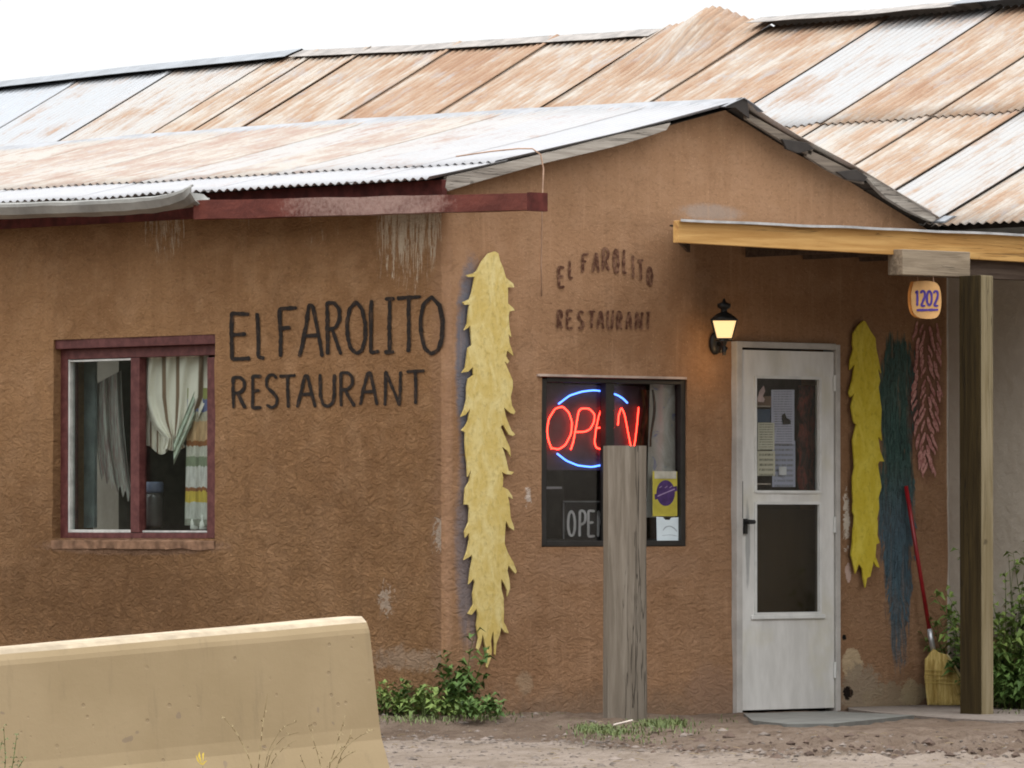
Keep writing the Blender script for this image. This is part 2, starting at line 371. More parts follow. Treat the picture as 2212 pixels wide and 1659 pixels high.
# ------------------------------------------------------------------ lettering painted on the plaster
RC = .045
GL = {
 'E': [[(1, .02), (0, 0), (0, 1), (1, .98)], [(0, .47), (.8, .45)]],
 'F': [[(1, 0), (0, .02), (.02, 1)], [(0, .42), (.62, .40)]],
 'L': [[(.2, 0), (.1, 1), (1, .97)]],
 'l': [[(.12, 0), (.12, .97), (.95, 1)]],
 'A': [[(0, 1), (.45, 0), (.6, 0), (1, 1)], [(.2, .6), (.82, .58)]],
 'R': [[(0, 1), (0, 0), (.55, 0), (.9, .12), (.9, .33), (.6, .48), (.05, .52)], [(.35, .52), (1, 1)]],
 'O': [[(.5, 0), (.85, .14), (1, .42), (.97, .72), (.8, .93), (.5, 1), (.2, .9), (.03, .65), (.02, .38), (.15, .13), (.5, 0), (.6, .02)]],
 'I': [[(.5, 0), (.5, 1)], [(.05, .01), (1, 0)], [(0, 1), (1, .99)]],
 'i': [[(.4, 0), (.6, 1)]],
 'T': [[(0, .03), (1, 0)], [(.5, .02), (.5, 1)]],
 'S': [[(1, .12), (.75, 0), (.3, .02), (.05, .18), (.15, .38), (.7, .55), (1, .72), (.9, .92), (.5, 1), (.05, .9)]],
 'U': [[(0, 0), (.03, .7), (.2, .95), (.55, 1), (.85, .88), (.97, .6), (1, 0)]],
 'N': [[(0, 1), (.06, 0), (.92, 1), (1, 0)]],
 'P': [[(0, 1), (.05, 0), (.7, 0), (1, .15), (.95, .4), (.6, .52), (.05, .54)]],
 'M': [[(0, 1), (.1, 0), (.5, .7), (.9, 0), (1, 1)]],
 '2': [[(.05, .2), (.3, 0), (.75, .02), (.95, .22), (.8, .5), (.1, 1), (1, .98)]],
 '0': [[(.5, 0), (.9, .2), (1, .5), (.9, .8), (.5, 1), (.1, .8), (0, .5), (.1, .2), (.5, 0)]],
 '1': [[(0, .2), (.6, 0), (.6, 1)]],
 "'": [[(.5, 0), (.3, .3)]],
}
def smooth_poly(p, step):
    out = []
    for a, b in zip(p, p[1:]):
        n = max(1, int(math.hypot(b[0]-a[0], b[1]-a[1]) / step))
        for k in range(n): out.append((lerp(a[0], b[0], k/n), lerp(a[1], b[1], k/n)))
    out.append(p[-1])
    for _ in range(2):
        q = [out[0]]
        for i in range(1, len(out)-1): q.append(((out[i-1][0]+2*out[i][0]+out[i+1][0])/4, (out[i-1][1]+2*out[i][1]+out[i+1][1])/4))
        out = q + [out[-1]]
    return out
def ribbon(mb, pts, w, to3, seed=0., taper=False, rough=.22, step=2.5):
    pts = smooth_poly(pts, step); n = len(pts); L = []; 
    for i, p in enumerate(pts):
        a = pts[max(i-1, 0)]; b = pts[min(i+1, n-1)]; dx, dy = b[0]-a[0], b[1]-a[1]; q = math.hypot(dx, dy) or 1
        t = i/(n-1)
        ww = w * .5 * (1 + rough * nz(p[0]*.12 + seed, p[1]*.12, seed))
        if taper: ww *= max(.08, math.sin(math.pi * min(1, (t*.9+.12)))**.7)
        elif i in (0, n-1): ww *= .55
        L.append((to3(p[0]-dy/q*ww, p[1]+dx/q*ww), to3(p[0]+dy/q*ww, p[1]-dx/q*ww)))
    base = len(mb.v)
    for a, b in L: mb.v += [a, b]
    for i in range(n-1): mb.f.append((base+2*i, base+2*i+1, base+2*i+3, base+2*i+2)); mb.m.append(0)
_lay = [0]
def toL(off):
    def f(x, y):
        p = onX(x, y)
        if p.y >= RC: return Vector((-dnl(p.y, p.z) - off, p.y, p.z))
        d = ray(x, y); rr = RC + off + .004; ox, oy = CP.x - RC, CP.y - RC        # on the rounded mud corner
        a = d.x*d.x + d.y*d.y; b = ox*d.x + oy*d.y; cc = ox*ox + oy*oy - rr*rr; disc = b*b - a*cc
        if disc < 0: return Vector((-off, p.y, p.z))
        return CP + d*((-b - math.sqrt(disc))/a)
    return f
def toFr(off):
    def f(x, y):
        p = onY(x, y); return Vector((p.x, -dnf(p.x, p.z) - .012*ss(.5, 0, p.z) - off, p.z))
    return f
def lettering(name, items, to3g, w, mat, lab=None, rough=.3):
    k = 0
    for ch, x0, x1, y0, y1 in items:
        mb = MB()
        for st in GL[ch]:
            k += 1; ribbon(mb, [(x0 + a*(x1-x0), y0 + b*(y1-y0)) for a, b in st], w, to3g(.005 + .0006*(k % 3)), k*1.7, rough=rough)
        mb.build(name, mat, REST)
mi = Mat('black_sign_paint', .8, .2); v = mi.noise(mi.obj, 30, 5, .7)
mi.col(mi.mix(mi.range(v, .5, .75), (.016, .012, .010), (.075, .04, .022))); mi.bump(mi.noise(mi.obj, 40, 4), .006); M_INK = mi.m
def D(items): return [(c, a/2, b/2, 415 + y0/2, 415 + y1/2) for c, a, b, y0, y1 in items]
lettering('painted_letter', D([('E', 1004, 1082, 524, 722), ('l', 1112, 1148, 522, 718), ('F', 1216, 1288, 500, 712), ('A', 1296, 1392, 488, 712), ('R', 1416, 1474, 478, 702),
    ('O', 1500, 1582, 474, 698), ('L', 1600, 1642, 466, 694), ('I', 1664, 1708, 460, 692), ('T', 1718, 1822, 452, 692), ('O', 1820, 1914, 452, 700)]), toL, 8.3, M_INK, 'large black hand-painted words EL FAROLITO on the side wall')
lettering('painted_letter', D([('R', 1009, 1062, 800, 934), ('E', 1093, 1132, 794, 933), ('S', 1150, 1202, 788, 933), ('T', 1212, 1283, 792, 932), ('A', 1286, 1362, 792, 930), ('U', 1382, 1447, 786, 926),
    ('R', 1474, 1532, 780, 926), ('A', 1556, 1632, 780, 920), ('N', 1664, 1732, 774, 922), ('T', 1758, 1838, 772, 916)]), toL, 7.0, M_INK, 'black hand-painted word RESTAURANT on the side wall')
mi = Mat('faded_brown_paint', .9, .1); v = mi.noise(mi.obj, 45, 5, .7)
mi.col(mi.mix(mi.range(v, .42, .66), (.075, .032, .020), (.22, .12, .075))); M_FADE = mi.m
def E_(items): return [(c, 1140.6 + a/6, 1140.6 + b/6, 483.9 + y0/6, 483.9 + y1/6) for c, a, b, y0, y1 in items]
lettering('faded_letter', E_([('E', 385, 460, 560, 820), ('L', 520, 570, 475, 705), ('F', 695, 770, 390, 625), ('A', 828, 900, 375, 625), ('R', 955, 1030, 315, 600), ('O', 1095, 1150, 325, 640),
    ('L', 1212, 1258, 335, 640), ('i', 1335, 1352, 405, 700), ('T', 1405, 1485, 470, 725), ('O', 1535, 1590, 555, 805)]), toFr, 5.6, M_FADE, 'faded brown arched words EL FAROLITO on the front wall', .5)
lettering('faded_letter', E_([('R', 375, 430, 1120, 1355), ('E', 495, 570, 1120, 1355), ('S', 632, 700, 1130, 1360), ('T', 765, 850, 1135, 1350), ('A', 880, 960, 1130, 1360), ('U', 1015, 1085, 1120, 1370),
    ('R', 1145, 1205, 1135, 1370), ('A', 1262, 1330, 1140, 1365), ('N', 1390, 1468, 1140, 1365), ('T', 1515, 1578, 1145, 1365)]), toFr, 5.4, M_FADE, 'faded brown word RESTAURANT above the front window', .5)

# pink ristra painted on the wall
def pinkm(n, c): return plain(n, c, .85, .15, var=.2, scale=30)
mpk = Mat('pink_chile_paint', .85, .15); v = mpk.noise(mpk.obj, 55, 3, .6); mpk.col(mpk.mix(mpk.range(v, .35, .65), (.38, .16, .145), (.62, .34, .30)))
mb = MB(); k = 0
for row in range(19):
    yy = 700 + row*16.5; half = 27 * (1 if row < 12 else lerp(1, .25, (row-12)/7))
    for c in range(4):
        k += 1; xx = 2000 + (c-1.5)/1.5*half*.8 + rnd.uniform(-4, 4); s = 1 if c >= 2 else -1
        y0 = yy + rnd.uniform(-8, 8); ln = rnd.uniform(24, 36); b = rnd.uniform(2, 9)*s
        ribbon(mb, [(xx - s*2, y0), (xx + b*.2, y0+ln*.35), (xx + b, y0+ln*.75), (xx + b*.7+s*rnd.uniform(0, 3), y0+ln)], rnd.uniform(4.5, 6.8), toFr(.005 + .0011*(k % 6)), k, taper=True)
mb.build('ristra_mural', mpk.m, REST)['label'] = 'faded pink chile ristra painted on the wall by the corner post'
# strokes of the teal ristra
mt_ = Mat('teal_chile_paint', .9, .1); v = mt_.noise(mt_.obj, 22, 3, .6); zz = mt_.xyz(mt_.obj)[2]
mt_.col(mt_.mix(mt_.range(zz, .9, 1.5), mt_.mix(v, (.065, .10, .125), (.11, .17, .205)), mt_.mix(v, (.04, .07, .065), (.085, .15, .13))))
mb = MB()
for i in range(230):
    t = rnd.random(); yy = lerp(735, 1345, t); half = lerp(33, 36, t) if t < .75 else lerp(35, 14, (t-.75)/.25)
    xx = lerp(1940, 1942, t) + rnd.uniform(-half, half); s = 1 if xx > 1940 else -1; ln = rnd.uniform(12, 26)
    ribbon(mb, [(xx, yy), (xx+s*rnd.uniform(-1, 3), yy+ln*.5), (xx+s*rnd.uniform(0, 6), yy+ln)], rnd.uniform(1.6, 3.2), toFr(.004 + .0009*(i % 6)), i, taper=True)
mb.build('ristra_mural', mt_.m, REST)['label'] = 'faded teal and blue chile ristra painted beside the yellow cutout'

# ================================================================== TIN ROOFS
def tin(name, fresh, rust, rust2, tsc=1.0):
    m = Mat(name, .48, .5, .25)
    r = m.attr('rust'); rn = m.rand()
    cv = m.n('ShaderNodeCombineXYZ'); m.l(m.math('MULTIPLY', rn, 37.), cv.inputs[0]); m.l(m.math('MULTIPLY', rn, 11.), cv.inputs[1])
    va = m.n('ShaderNodeVectorMath'); m.l(m.uv, va.inputs[0]); m.l(cv.outputs[0], va.inputs[1]); uv = va.outputs[0]
    s1 = m.noise(m.map(uv, (7, .9, 1)), 1.6, 6, .66, .35); s2 = m.noise(m.map(uv, (26, 3.2, 1)), 1.5, 5, .7, .4); bl = m.noise(uv, 1.7*tsc, 4, .6, .3)
    sp = m.noise(m.map(uv, (3, 1, 1)), 38, 3, .6)
    k = m.math('ADD', m.math('MULTIPLY', s1, .5), m.math('ADD', m.math('MULTIPLY', s2, .3), m.math('MULTIPLY', bl, .45)))
    k = m.math('ADD', m.math('MULTIPLY', m.math('SUBTRACT', k, .62), 1.9), m.math('ADD', r, .12)); f = m.range(k, .46, .86)
    f2 = m.range(m.math('ADD', k, m.math('MULTIPLY', m.math('SUBTRACT', sp, .5), .3)), .72, 1.05)
    base = m.mix(m.range(r, .3, .55), m.mix(m.noise(uv, 3.5, 4), tuple(x*.86 for x in fresh), fresh), (.35, .315, .27))
    fl = m.noise(m.map(uv, (34, 9, 1)), 2.2, 5, .75, .3); f = m.math('ADD', f, m.math('MULTIPLY', m.math('SUBTRACT', fl, .5), 1.1), clamp=True)
    f = m.math('MULTIPLY', f, m.range(r, .02, .42))
    c = m.mix(m.math('MULTIPLY', f, .78), base, rust)
    c = m.mix(m.math('MULTIPLY', f2, .7), c, rust2)
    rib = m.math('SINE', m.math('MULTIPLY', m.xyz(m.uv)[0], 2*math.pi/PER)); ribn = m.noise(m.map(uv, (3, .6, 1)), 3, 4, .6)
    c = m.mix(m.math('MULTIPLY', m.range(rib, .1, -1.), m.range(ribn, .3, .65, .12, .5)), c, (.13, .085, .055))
    gr = m.noise(m.map(uv, (2.2, 1, 1)), 2.4, 6, .7, .5); c = m.mix(m.math('MULTIPLY', m.range(gr, .52, .68), .55), c, (.30, .30, .305))
    m.col(c); m.put(m.b.inputs['Roughness'], m.range(f, 0, 1, .42, .85)); m.put(m.b.inputs['Metallic'], m.range(f, 0, 1, .35, 0))
    m.bump(m.noise(m.map(uv, (2, 1, 1)), 60, 3), .002)
    return m.m
PER = .0678
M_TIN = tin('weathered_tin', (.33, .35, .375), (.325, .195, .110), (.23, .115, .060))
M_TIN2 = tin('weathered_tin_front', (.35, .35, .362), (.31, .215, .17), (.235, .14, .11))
M_CAP = plain('galvanised_cap', (.20, .215, .235), .5, .5, .3, .2, 6)
M_CAPL = plain('pale_cap', (.25, .255, .27), .5, .4, .2, .2, 8)
M_DARKTIN = plain('dark_tin', (.028, .023, .020), .6, .3)
PER = .0678
def sheet(parent, name, mat, y0, y1, surf, t0, t1, rows=6, lift=0.0, rust=.5, edge=.0, amp=.0085, lab=None, curl=None):
    """corrugated sheet spanning y0..y1; surf(y,t)->point and normal; edge lifts the -y side"""
    mb = MB(); uvs = []; n = max(6, int((y1-y0)/PER*6)); 
    for i in range(n+1):
        y = y0 + (y1-y0)*i/n
        for j in range(rows+1):
            t = t0 + (t1-t0)*j/rows; p, nn = surf(y, t)
            h = lift + amp*math.sin(2*math.pi*y/PER) + edge*max(0, 1-(y-y0)/.25)**2 + .004*nz(y*2, t*3, 5.5)
            if curl: h += curl((y-y0)/(y1-y0), t)
            mb.v.append(p + nn*h); uvs.append((y, t*4))
    for i in range(n):
        for j in range(rows): a = i*(rows+1)+j; mb.f.append((a, a+1, a+rows+2, a+rows+1)); mb.m.append(0)
    # doubled rim along the bottom edge and the lapped side
    o = mb.build(name, mat, parent, smooth=True, uvs=uvs); o['rust'] = rust
    md = o.modifiers.new('sheet', 'SOLIDIFY'); md.thickness = .0025; md.offset = 0
    if lab: o['label'] = lab
    return o
# --- front building: near slope
def surfF(y, t):
    a = Vector((XE, y, interp(eaveL, y))); b = Vector((XA, y, interp(ridF, y)))
    p = a.lerp(b, t); p.z += -.018*math.sin(math.pi*t)
    nn = Vector((-(b.z-a.z), 0, b.x-a.x)).normalized(); return p, nn
yy = YG; k = 0
rf = [.22, .36, .40, .50, .42, .54, .58, .50, .56, .50, .5, .5, .5, .5]
while yy < 8.0:
    w = .61 if k else .66
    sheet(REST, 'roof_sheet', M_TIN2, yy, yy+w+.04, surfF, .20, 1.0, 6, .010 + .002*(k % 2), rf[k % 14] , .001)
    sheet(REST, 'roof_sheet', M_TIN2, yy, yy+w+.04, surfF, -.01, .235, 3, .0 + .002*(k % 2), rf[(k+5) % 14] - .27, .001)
    yy += w; k += 1
def surfB(y, t):
    zr = interp(ridF, y); a = Vector((XA, y, zr)); b = Vector((XR+.06, y, lerp(rakeR[-1][1], rakeR[-1][1]-.0, t)))
    p = a.lerp(b, t); zz = interp(rakeR, p.x) + (zr - ridF[0][1]); p.z = zz if t > .02 else zr
    nn = Vector((.4, 0, 1)).normalized(); return p, nn
yy = YG; k = 0
while yy < 8.0:
    sheet(REST, 'roof_sheet', M_TIN2, yy, yy+.65, surfB, 0, 1.0, 8, .012, .6, .004); yy += .61
# ridge cap of the front roof
def cap(parent, ys, zf, X, w, drop, up, mat, name='ridge_cap', lab=None, yend=None):
    mb = MB()
    for i in range(len(ys)-1):
        y0, y1 = ys[i], ys[i+1]; q = []
        for y in (y0, y1):
            z = zf(y) + up
            q.append([Vector((X-w, y, z-drop)), Vector((X-w*.5, y, z-drop*.42)), Vector((X, y, z+.006)), Vector((X+w*.5, y, z-drop*.5)), Vector((X+w, y, z-drop*1.3))])
        for a in range(4): mb.quad(q[0][a], q[0][a+1], q[1][a+1], q[1][a])
    o = mb.build(name, mat, parent); md = o.modifiers.new('s', 'SOLIDIFY'); md.thickness = .003
    if lab: o['label'] = lab
    return o
yr = [YG-.03 + i*.2 for i in range(42)]
cap(REST, yr, lambda y: interp(ridF, y) + .006*nz(y*2, 1, 1), XA, .15, .05, .022, M_CAPL)
mb = MB(); a = Vector((XA, YG-.02, ridF[0][1]))
mb.prism([a+Vector((-.15, 0, -.035)), a+Vector((-.01, 0, .028)), a+Vector((.03, 0, .02)), a+Vector((.05, 0, -.085)), a+Vector((.0, 0, -.06)), a+Vector((-.06, 0, -.03))], (0, .015, 0))
mb.build('ridge_end_flap', M_DARKTIN, REST)
# --- main building
MAIN = thing('main_building', 'long building behind the restaurant with big rust-streaked tin roof and pale plaster wall', 'building', (XR, 0, 0))
XME, ZME = 3.62, onX(2120, 478, 3.62).z
XMR = 6.9
rp = [(0, 186), (300, 152), (600, 122), (650, 116), (900, 104), (1200, 84), (1430, 70), (1640, 62), (1920, 42), (2212, 14), (2330, 4)]
ridM = sorted([(onX(x, y, XMR).y, onX(x, y, XMR).z) for x, y in rp])
def ym(x, y=70): return onX(x, y, XMR).y
def surfM(y, t):
    a = Vector((XME, y, ZME + .004*(y-2))); b = Vector((XMR, y, interp(ridM, y))); p = a.lerp(b, t); p.z -= .03*math.sin(math.pi*t)
    return p, Vector((-(b.z-a.z), 0, b.x-a.x)).normalized()
seams = [ym(x) for x in (3900, 3600, 3320, 3060, 2820, 2600, 2400, 2165, 1920, 1665, 1435, 1205, 995, 800, 692, 604, 400, 190, -20, -230, -450)]
rusts = [.5, .6, .55, .62, .5, .56, .62, .40, .60, .62, .58, .70, .60, .60, .52, .44, .36, .27, .22, .18, .15, .12, .12]
rlow = [.5, .46, .55, .5, .42, .58, .5, .55, .6]
TJ = .58
# find the slope station of the lap joint from the photo
best = 9
for k in range(400):
    t = k/400; 
    for yv in [-.2]: pass
def proj(p):
    d = p - CP; z = d.dot(cF); return 1106 + FPX*d.dot(RT)/z, 829.5 - FPX*d.dot(cU)/z
for k in range(100):
    t = k/100
    for j in range(60):
        y = -2 + j*.08; x_, y_ = proj(surfM(y, t)[0])
        if abs(x_-1900) < 12 and abs(y_-259) < best: best = abs(y_-259); TJ = t
for i in range(len(seams)-1):
    y0, y1 = seams[i], seams[i+1]; mid = i == 9
    def curl(u, t, i=i):
        e = 0
        if i == 9: e = .125 * ss(.80, 1.0, t) * math.exp(-((u-.52)/.24)**2) + .01*ss(.8, 1, t)
        return e
    ed = .018 if i not in (15, 17) else .01
    sheet(MAIN, 'roof_sheet', M_TIN, y0-.03, y1+.01, surfM, TJ-.015, 1.0 if i != 9 else 1.015, 12 if i == 9 else 7, .010, rusts[i], ed, .0085, 'roof sheet with its top corner curled up above the ridge' if i == 9 else None, curl if i == 9 else None)
    sheet(MAIN, 'roof_sheet', M_TIN, y0-.03, y1+.01, surfM, 0, TJ+.01, 5, .0, rlow[i % 9], ed)
# dark plane added under the sheets to block light, far slope
mb = MB(); yA, yB = seams[0], seams[-1]; N = 40
M_LIGHT_BLOCK = plain('light_block_decking', (.05, .04, .032), .9, .1)
for i in range(N):
    a, b = lerp(yA, yB, i/N), lerp(yA, yB, (i+1)/N)
    def q(y, t): p, n = surfM(y, t); return p - n*.05
    for t in range(5): mb.quad(q(a, .01+t*.196), q(a, .01+(t+1)*.196), q(b, .01+(t+1)*.196), q(b, .01+t*.196))
    ra, rb = q(a, .99), q(b, .99); mb.quad(ra, ra+Vector((3.3, 0, -1.5)), rb+Vector((3.3, 0, -1.5)), rb)
mb.build('light_block_deck', M_LIGHT_BLOCK, MAIN)
def zr(y): return interp(ridM, y)
M_CAP2 = plain('rusty_cap', (.25, .225, .205), .6, .4, .1, .3, 9)
def ylist(x0, x1): a, b = ym(x1), ym(x0); n = max(2, int(abs(b-a)/.2)); return [lerp(a, b, i/n) for i in range(n+1)]
cap(MAIN, ylist(-500, 652), lambda y: zr(y) + .01, XMR, .17, .06, .022, M_CAP, lab='long grey ridge cap at the left end')
cap(MAIN, ylist(655, 1432), lambda y: zr(y) + .008*nz(y*3, 2, 2), XMR, .14, .05, .02, M_CAP2)
cap(MAIN, ylist(1645, 2100), lambda y: zr(y) + .03 + .01*nz(y*3, 2, 2), XMR, .15, .04, .04, M_CAP2)
cap(MAIN, ylist(2085, 2700), lambda y: zr(y) + .035, XMR, .16, .04, .045, M_CAP)
# main wall right of the gable
mw = Mat('pale_plaster', .95, .1); v = mw.noise(mw.obj, 1.4, 5, .6); v2 = mw.noise(mw.obj, 14, 5, .6)
c = mw.mix(mw.range(v, .35, .65), (.42, .37, .31), (.50, .455, .39)); c = mw.mix(mw.math('MULTIPLY', mw.range(v2, .5, .7), .3), c, (.56, .52, .45))
zz = mw.xyz(mw.obj)[2]; c = mw.mix(mw.math('MULTIPLY', mw.range(mw.math('ADD', zz, mw.math('MULTIPLY', v, .5)), .75, .3), .7), c, (.26, .19, .13)); mw.col(c); mw.bump(v2, .01)
mb = MB(); 
ys = grid(-6, -.015, .08, []); zs = grid(-.3, ZME+.02, .08, [])
for i in range(len(ys)-1):
    for j in range(len(zs)-1):
        mb.quad(*[Vector((XR - .01*nz(y*1.3, z*1.3, 7.7), y, z)) for y, z in ((ys[i], zs[j]), (ys[i], zs[j+1]), (ys[i+1], zs[j+1]), (ys[i+1], zs[j]))])
o = mb.build('wall', mw.m, MAIN, smooth=False)
MB().box(XR, XR+.25, .0, 9.0, -.3, ZME-.05).build('wall', mw.m, MAIN); MB().box(XR+.25, 10, 8.7, 9.0, -.3, 2.7).build('wall', mw.m, MAIN); MB().box(XR+.25, 10, -6, -5.75, -.3, 2.7).build('wall', mw.m, MAIN)
# ------------------------------------------------------------------ timber at the gable
M_GREYW = wood('weathered_rake_wood', (.26, .225, .19), (.44, .40, .35), 'x')
M_GREYD = wood('dark_rake_wood', (.10, .08, .065), (.22, .18, .14), 'x')
def board(name, pxs, Y, th, mat, parent=REST, lab=None):
    mb = MB(); mb.prism([onY(x, y, Y) for x, y in pxs], (0, th, 0)); o = mb.build(name, mat, parent, bevel=.003)
    if lab: o['label'] = lab
    return o
board('rake_board', [(966, 381), (1080, 354), (1200, 325), (1330, 291), (1450, 265), (1440, 281), (1412, 291), (1350, 311), (1300, 324), (1180, 352), (1080, 380), (1020, 397), (968, 413), (962, 405)], -.112, .03, M_GREYW, lab='long split grey rake board left of the peak')
board('rake_board', [(1614, 243), (1700, 291), (1757, 322), (1752, 336), (1700, 312), (1655, 283), (1612, 257)], -.108, .025, M_GREYD)
board('rake_board', [(1690, 300), (1745, 308), (1760, 322), (1725, 331), (1700, 322)], -.13, .02, M_DARKTIN, lab='bent dark tin scrap on the right rake')
board('rake_board', [(1745, 322), (1800, 348), (1862, 380), (1868, 398), (1830, 388), (1790, 368), (1742, 338)], -.108, .025, M_GREYD)
board('rake_board', [(1808, 371), (1850, 366), (1875, 382), (1868, 392), (1830, 388)], -.13, .02, M_DARKTIN, lab='lower bent dark tin scrap on the right rake')
board('rake_board', [(1862, 372), (1900, 392), (1960, 425), (2012, 455), (2030, 481), (2010, 478), (1960, 455), (1915, 428), (1888, 402)], -.112, .03, M_GREYW, lab='short pale rake board at the right end of the gable')
# corner valley flashing scraps beside main eave
mb = MB()
cc = [onY(x, y, -.2) for x, y in ((2040, 478), (2060, 466), (2085, 470), (2100, 482), (2130, 490))]
for a, b in zip(cc, cc[1:]): mb.quad(a, b, b+Vector((.02, .25, .01)), a+Vector((.02, .25, .01)))
o = mb.build('valley_flashing', M_CAP, REST); o.modifiers.new('s', 'SOLIDIFY').thickness = .01
# ------------------------------------------------------------------ red eave board, red gutter, metal gutter
mr_ = Mat('peeling_red_paint', .75, .25); v = mr_.noise(mr_.map(mr_.obj, (1, .35, 1)), 7, 6, .7, .5); v2 = mr_.noise(mr_.obj, 40, 4, .6)
yq = mr_.xyz(mr_.obj)[1]
wear = mr_.math('ADD', v, mr_.ell(yq, 0.0, onX(800, 440, -.28).y, 0.0, .75, 1., .9)); wear = mr_.math('ADD', wear, mr_.math('MULTIPLY', v2, .75))
c = mr_.mix(mr_.range(v, .35, .65), (.085, .020, .014), (.15, .040, .028)); c = mr_.mix(mr_.math('MULTIPLY', mr_.range(wear, 1.42, 2.05), .75), c, (.34, .24, .205)); mr_.col(c); mr_.bump(v2, .004)
M_RED = mr_.m
M_REDD = plain('dull_red_paint', (.085, .02, .016), .8, .2, var=.35, scale=14)
pa, pb = onX(425, 412, -.13), onX(955, 386, -.13)
mb = MB(); mb.prism([Vector((-.13, pb.y, pb.z-.005)), Vector((-.13, pa.y+3.6, interp(eaveL, pa.y+3.6)-.02)), Vector((-.13, pa.y+3.6, interp(eaveL, pa.y+3.6)-.16)), Vector((-.13, pb.y, pb.z-.14))], (.035, 0, 0))
mb.build('eave_board', M_REDD, REST, bevel=.003)
def trough(name, pxl, X, hw, ht, mat, prof, lab=None, taper=None, twist=None):
    mb = MB(); pts = [onX(x, y, X) for x, y in pxl]; dense = []
    for a, b in zip(pts, pts[1:]):
        for k in range(6): dense.append(a.lerp(b, k/6))
    dense.append(pts[-1]); n = len(prof); 
    for i, p in enumerate(dense):
        t = i/(len(dense)-1)
        for q in prof:
            w, h = q; s = taper(t) if taper else 1; ang = twist(t) if twist else 0
            a_, b_ = w*hw, h*ht*s; mb.v.append(p + Vector((a_*math.cos(ang) - b_*math.sin(ang) + .004*nz(i*.4, w*3, 4), 0, a_*math.sin(ang) + b_*math.cos(ang) + .006*nz(i*.35, h*3, 8))))
    for i in range(len(dense)-1):
        for k in range(n-1): mb.f.append((i*n+k, i*n+k+1, (i+1)*n+k+1, (i+1)*n+k)); mb.m.append(0)
    o = mb.build(name, mat, REST, smooth=False); md = o.modifiers.new('s', 'SOLIDIFY'); md.thickness = .006
    if lab: o['label'] = lab
    return o
# red box gutter drains past the corner
gx = -.30
mb = MB(); A = [onX(418, 433, gx), onX(418, 474, gx), onX(1146, 417, gx), onX(1146, 453, gx)]
def gpt(t, s): return A[0].lerp(A[2], t).lerp(A[1].lerp(A[3], t), s)
N = 24
for i in range(N):
    a, b = i/N, (i+1)/N
    def w(t, s, off=0): p = gpt(t, s); return p + Vector((off, 0, .006*nz(t*9, s*2, 3)))
    mb.quad(w(a, 0), w(a, 1), w(b, 1), w(b, 0)); mb.quad(w(a, 0), w(b, 0), w(b, 0, .015), w(a, 0, .015))
    mb.quad(w(a, 1), w(a, 1, .11), w(b, 1, .11), w(b, 1)); mb.quad(w(a, .3, .11), w(b, .3, .11), w(b, 1, .11), w(a, 1, .11)); mb.quad(w(a, 0, .015), w(b, 0, .015), w(b, .9, .015), w(a, .9, .015))
mb.build('gutter', M_RED, REST)['label'] = 'red painted wooden gutter with pale worn patch reaching past the corner'
mb = MB(); e = gpt(1, .5); mb.box(gx-.006, gx+.11, e.y-.012, e.y+.02, gpt(1, 1).z-.006, gpt(1, 0).z+.004); mb.build('gutter_end', M_REDD, REST)
M_GUT = plain('grey_metal_gutter', (.27, .265, .245), .5, .5, .2, .25, 4, .002, 25)
prof = [(1, .9), (.95, .2), (.5, -.45), (-.1, -.55), (-.75, -.25), (-1, .35), (-1, .55), (-.85, .6)]
trough('gutter', [(-140, 462), (100, 455), (200, 452), (300, 447), (365, 440), (415, 430), (428, 426)], -.31, .07, .065, M_GUT, prof, 'pale grey metal gutter with a bent free end', lambda t: lerp(1, .75, ss(.6, 1, t)), lambda t: -.6*ss(.7, 1, t))
# roof underside near eave, with added light-blocking deck
mb = MB(); 
for i in range(30):
    a, b = lerp(YG+.03, 8, i/30), lerp(YG+.03, 8, (i+1)/30); 
    for t in range(4):
        t0, t1 = .03+t*.24, .03+(t+1)*.24
        f = lambda y, t_: surfF(y, t_)[0] - Vector((0, 0, .022))
        mb.quad(f(a, t0), f(b, t0), f(b, t1), f(a, t1))
    g = lambda y, t_: surfB(y, t_)[0] - Vector((0, 0, .022))
    for t in range(5): mb.quad(g(a, t*.2+.005), g(b, t*.2+.005), g(b, t*.2+.2), g(a, t*.2+.2))
mb.build('light_block_deck', M_LIGHT_BLOCK, REST)
# hanging cable
mb = MB(); pts = [(985, 338, .25), (1060, 327, .06), (1120, 321, -.1), (1150, 321, -.17), (1168, 334, -.19), (1174, 365, -.19), (1172, 420, -.3), (1170, 500, -.12), (1169, 570, -.05), (1170, 640, -.02)]
mb.tube([onY(x, y, Y) for x, y, Y in pts], .0042, 6); M_CORD = plain('tan_cord', (.42, .27, .19), .8, .2)
tag(mb.build('cable', M_CORD, loc=onY(1170, 500, -.1), smooth=True), 'thin tan cable looping off the roof edge and hanging down past the red gutter end', 'cable')

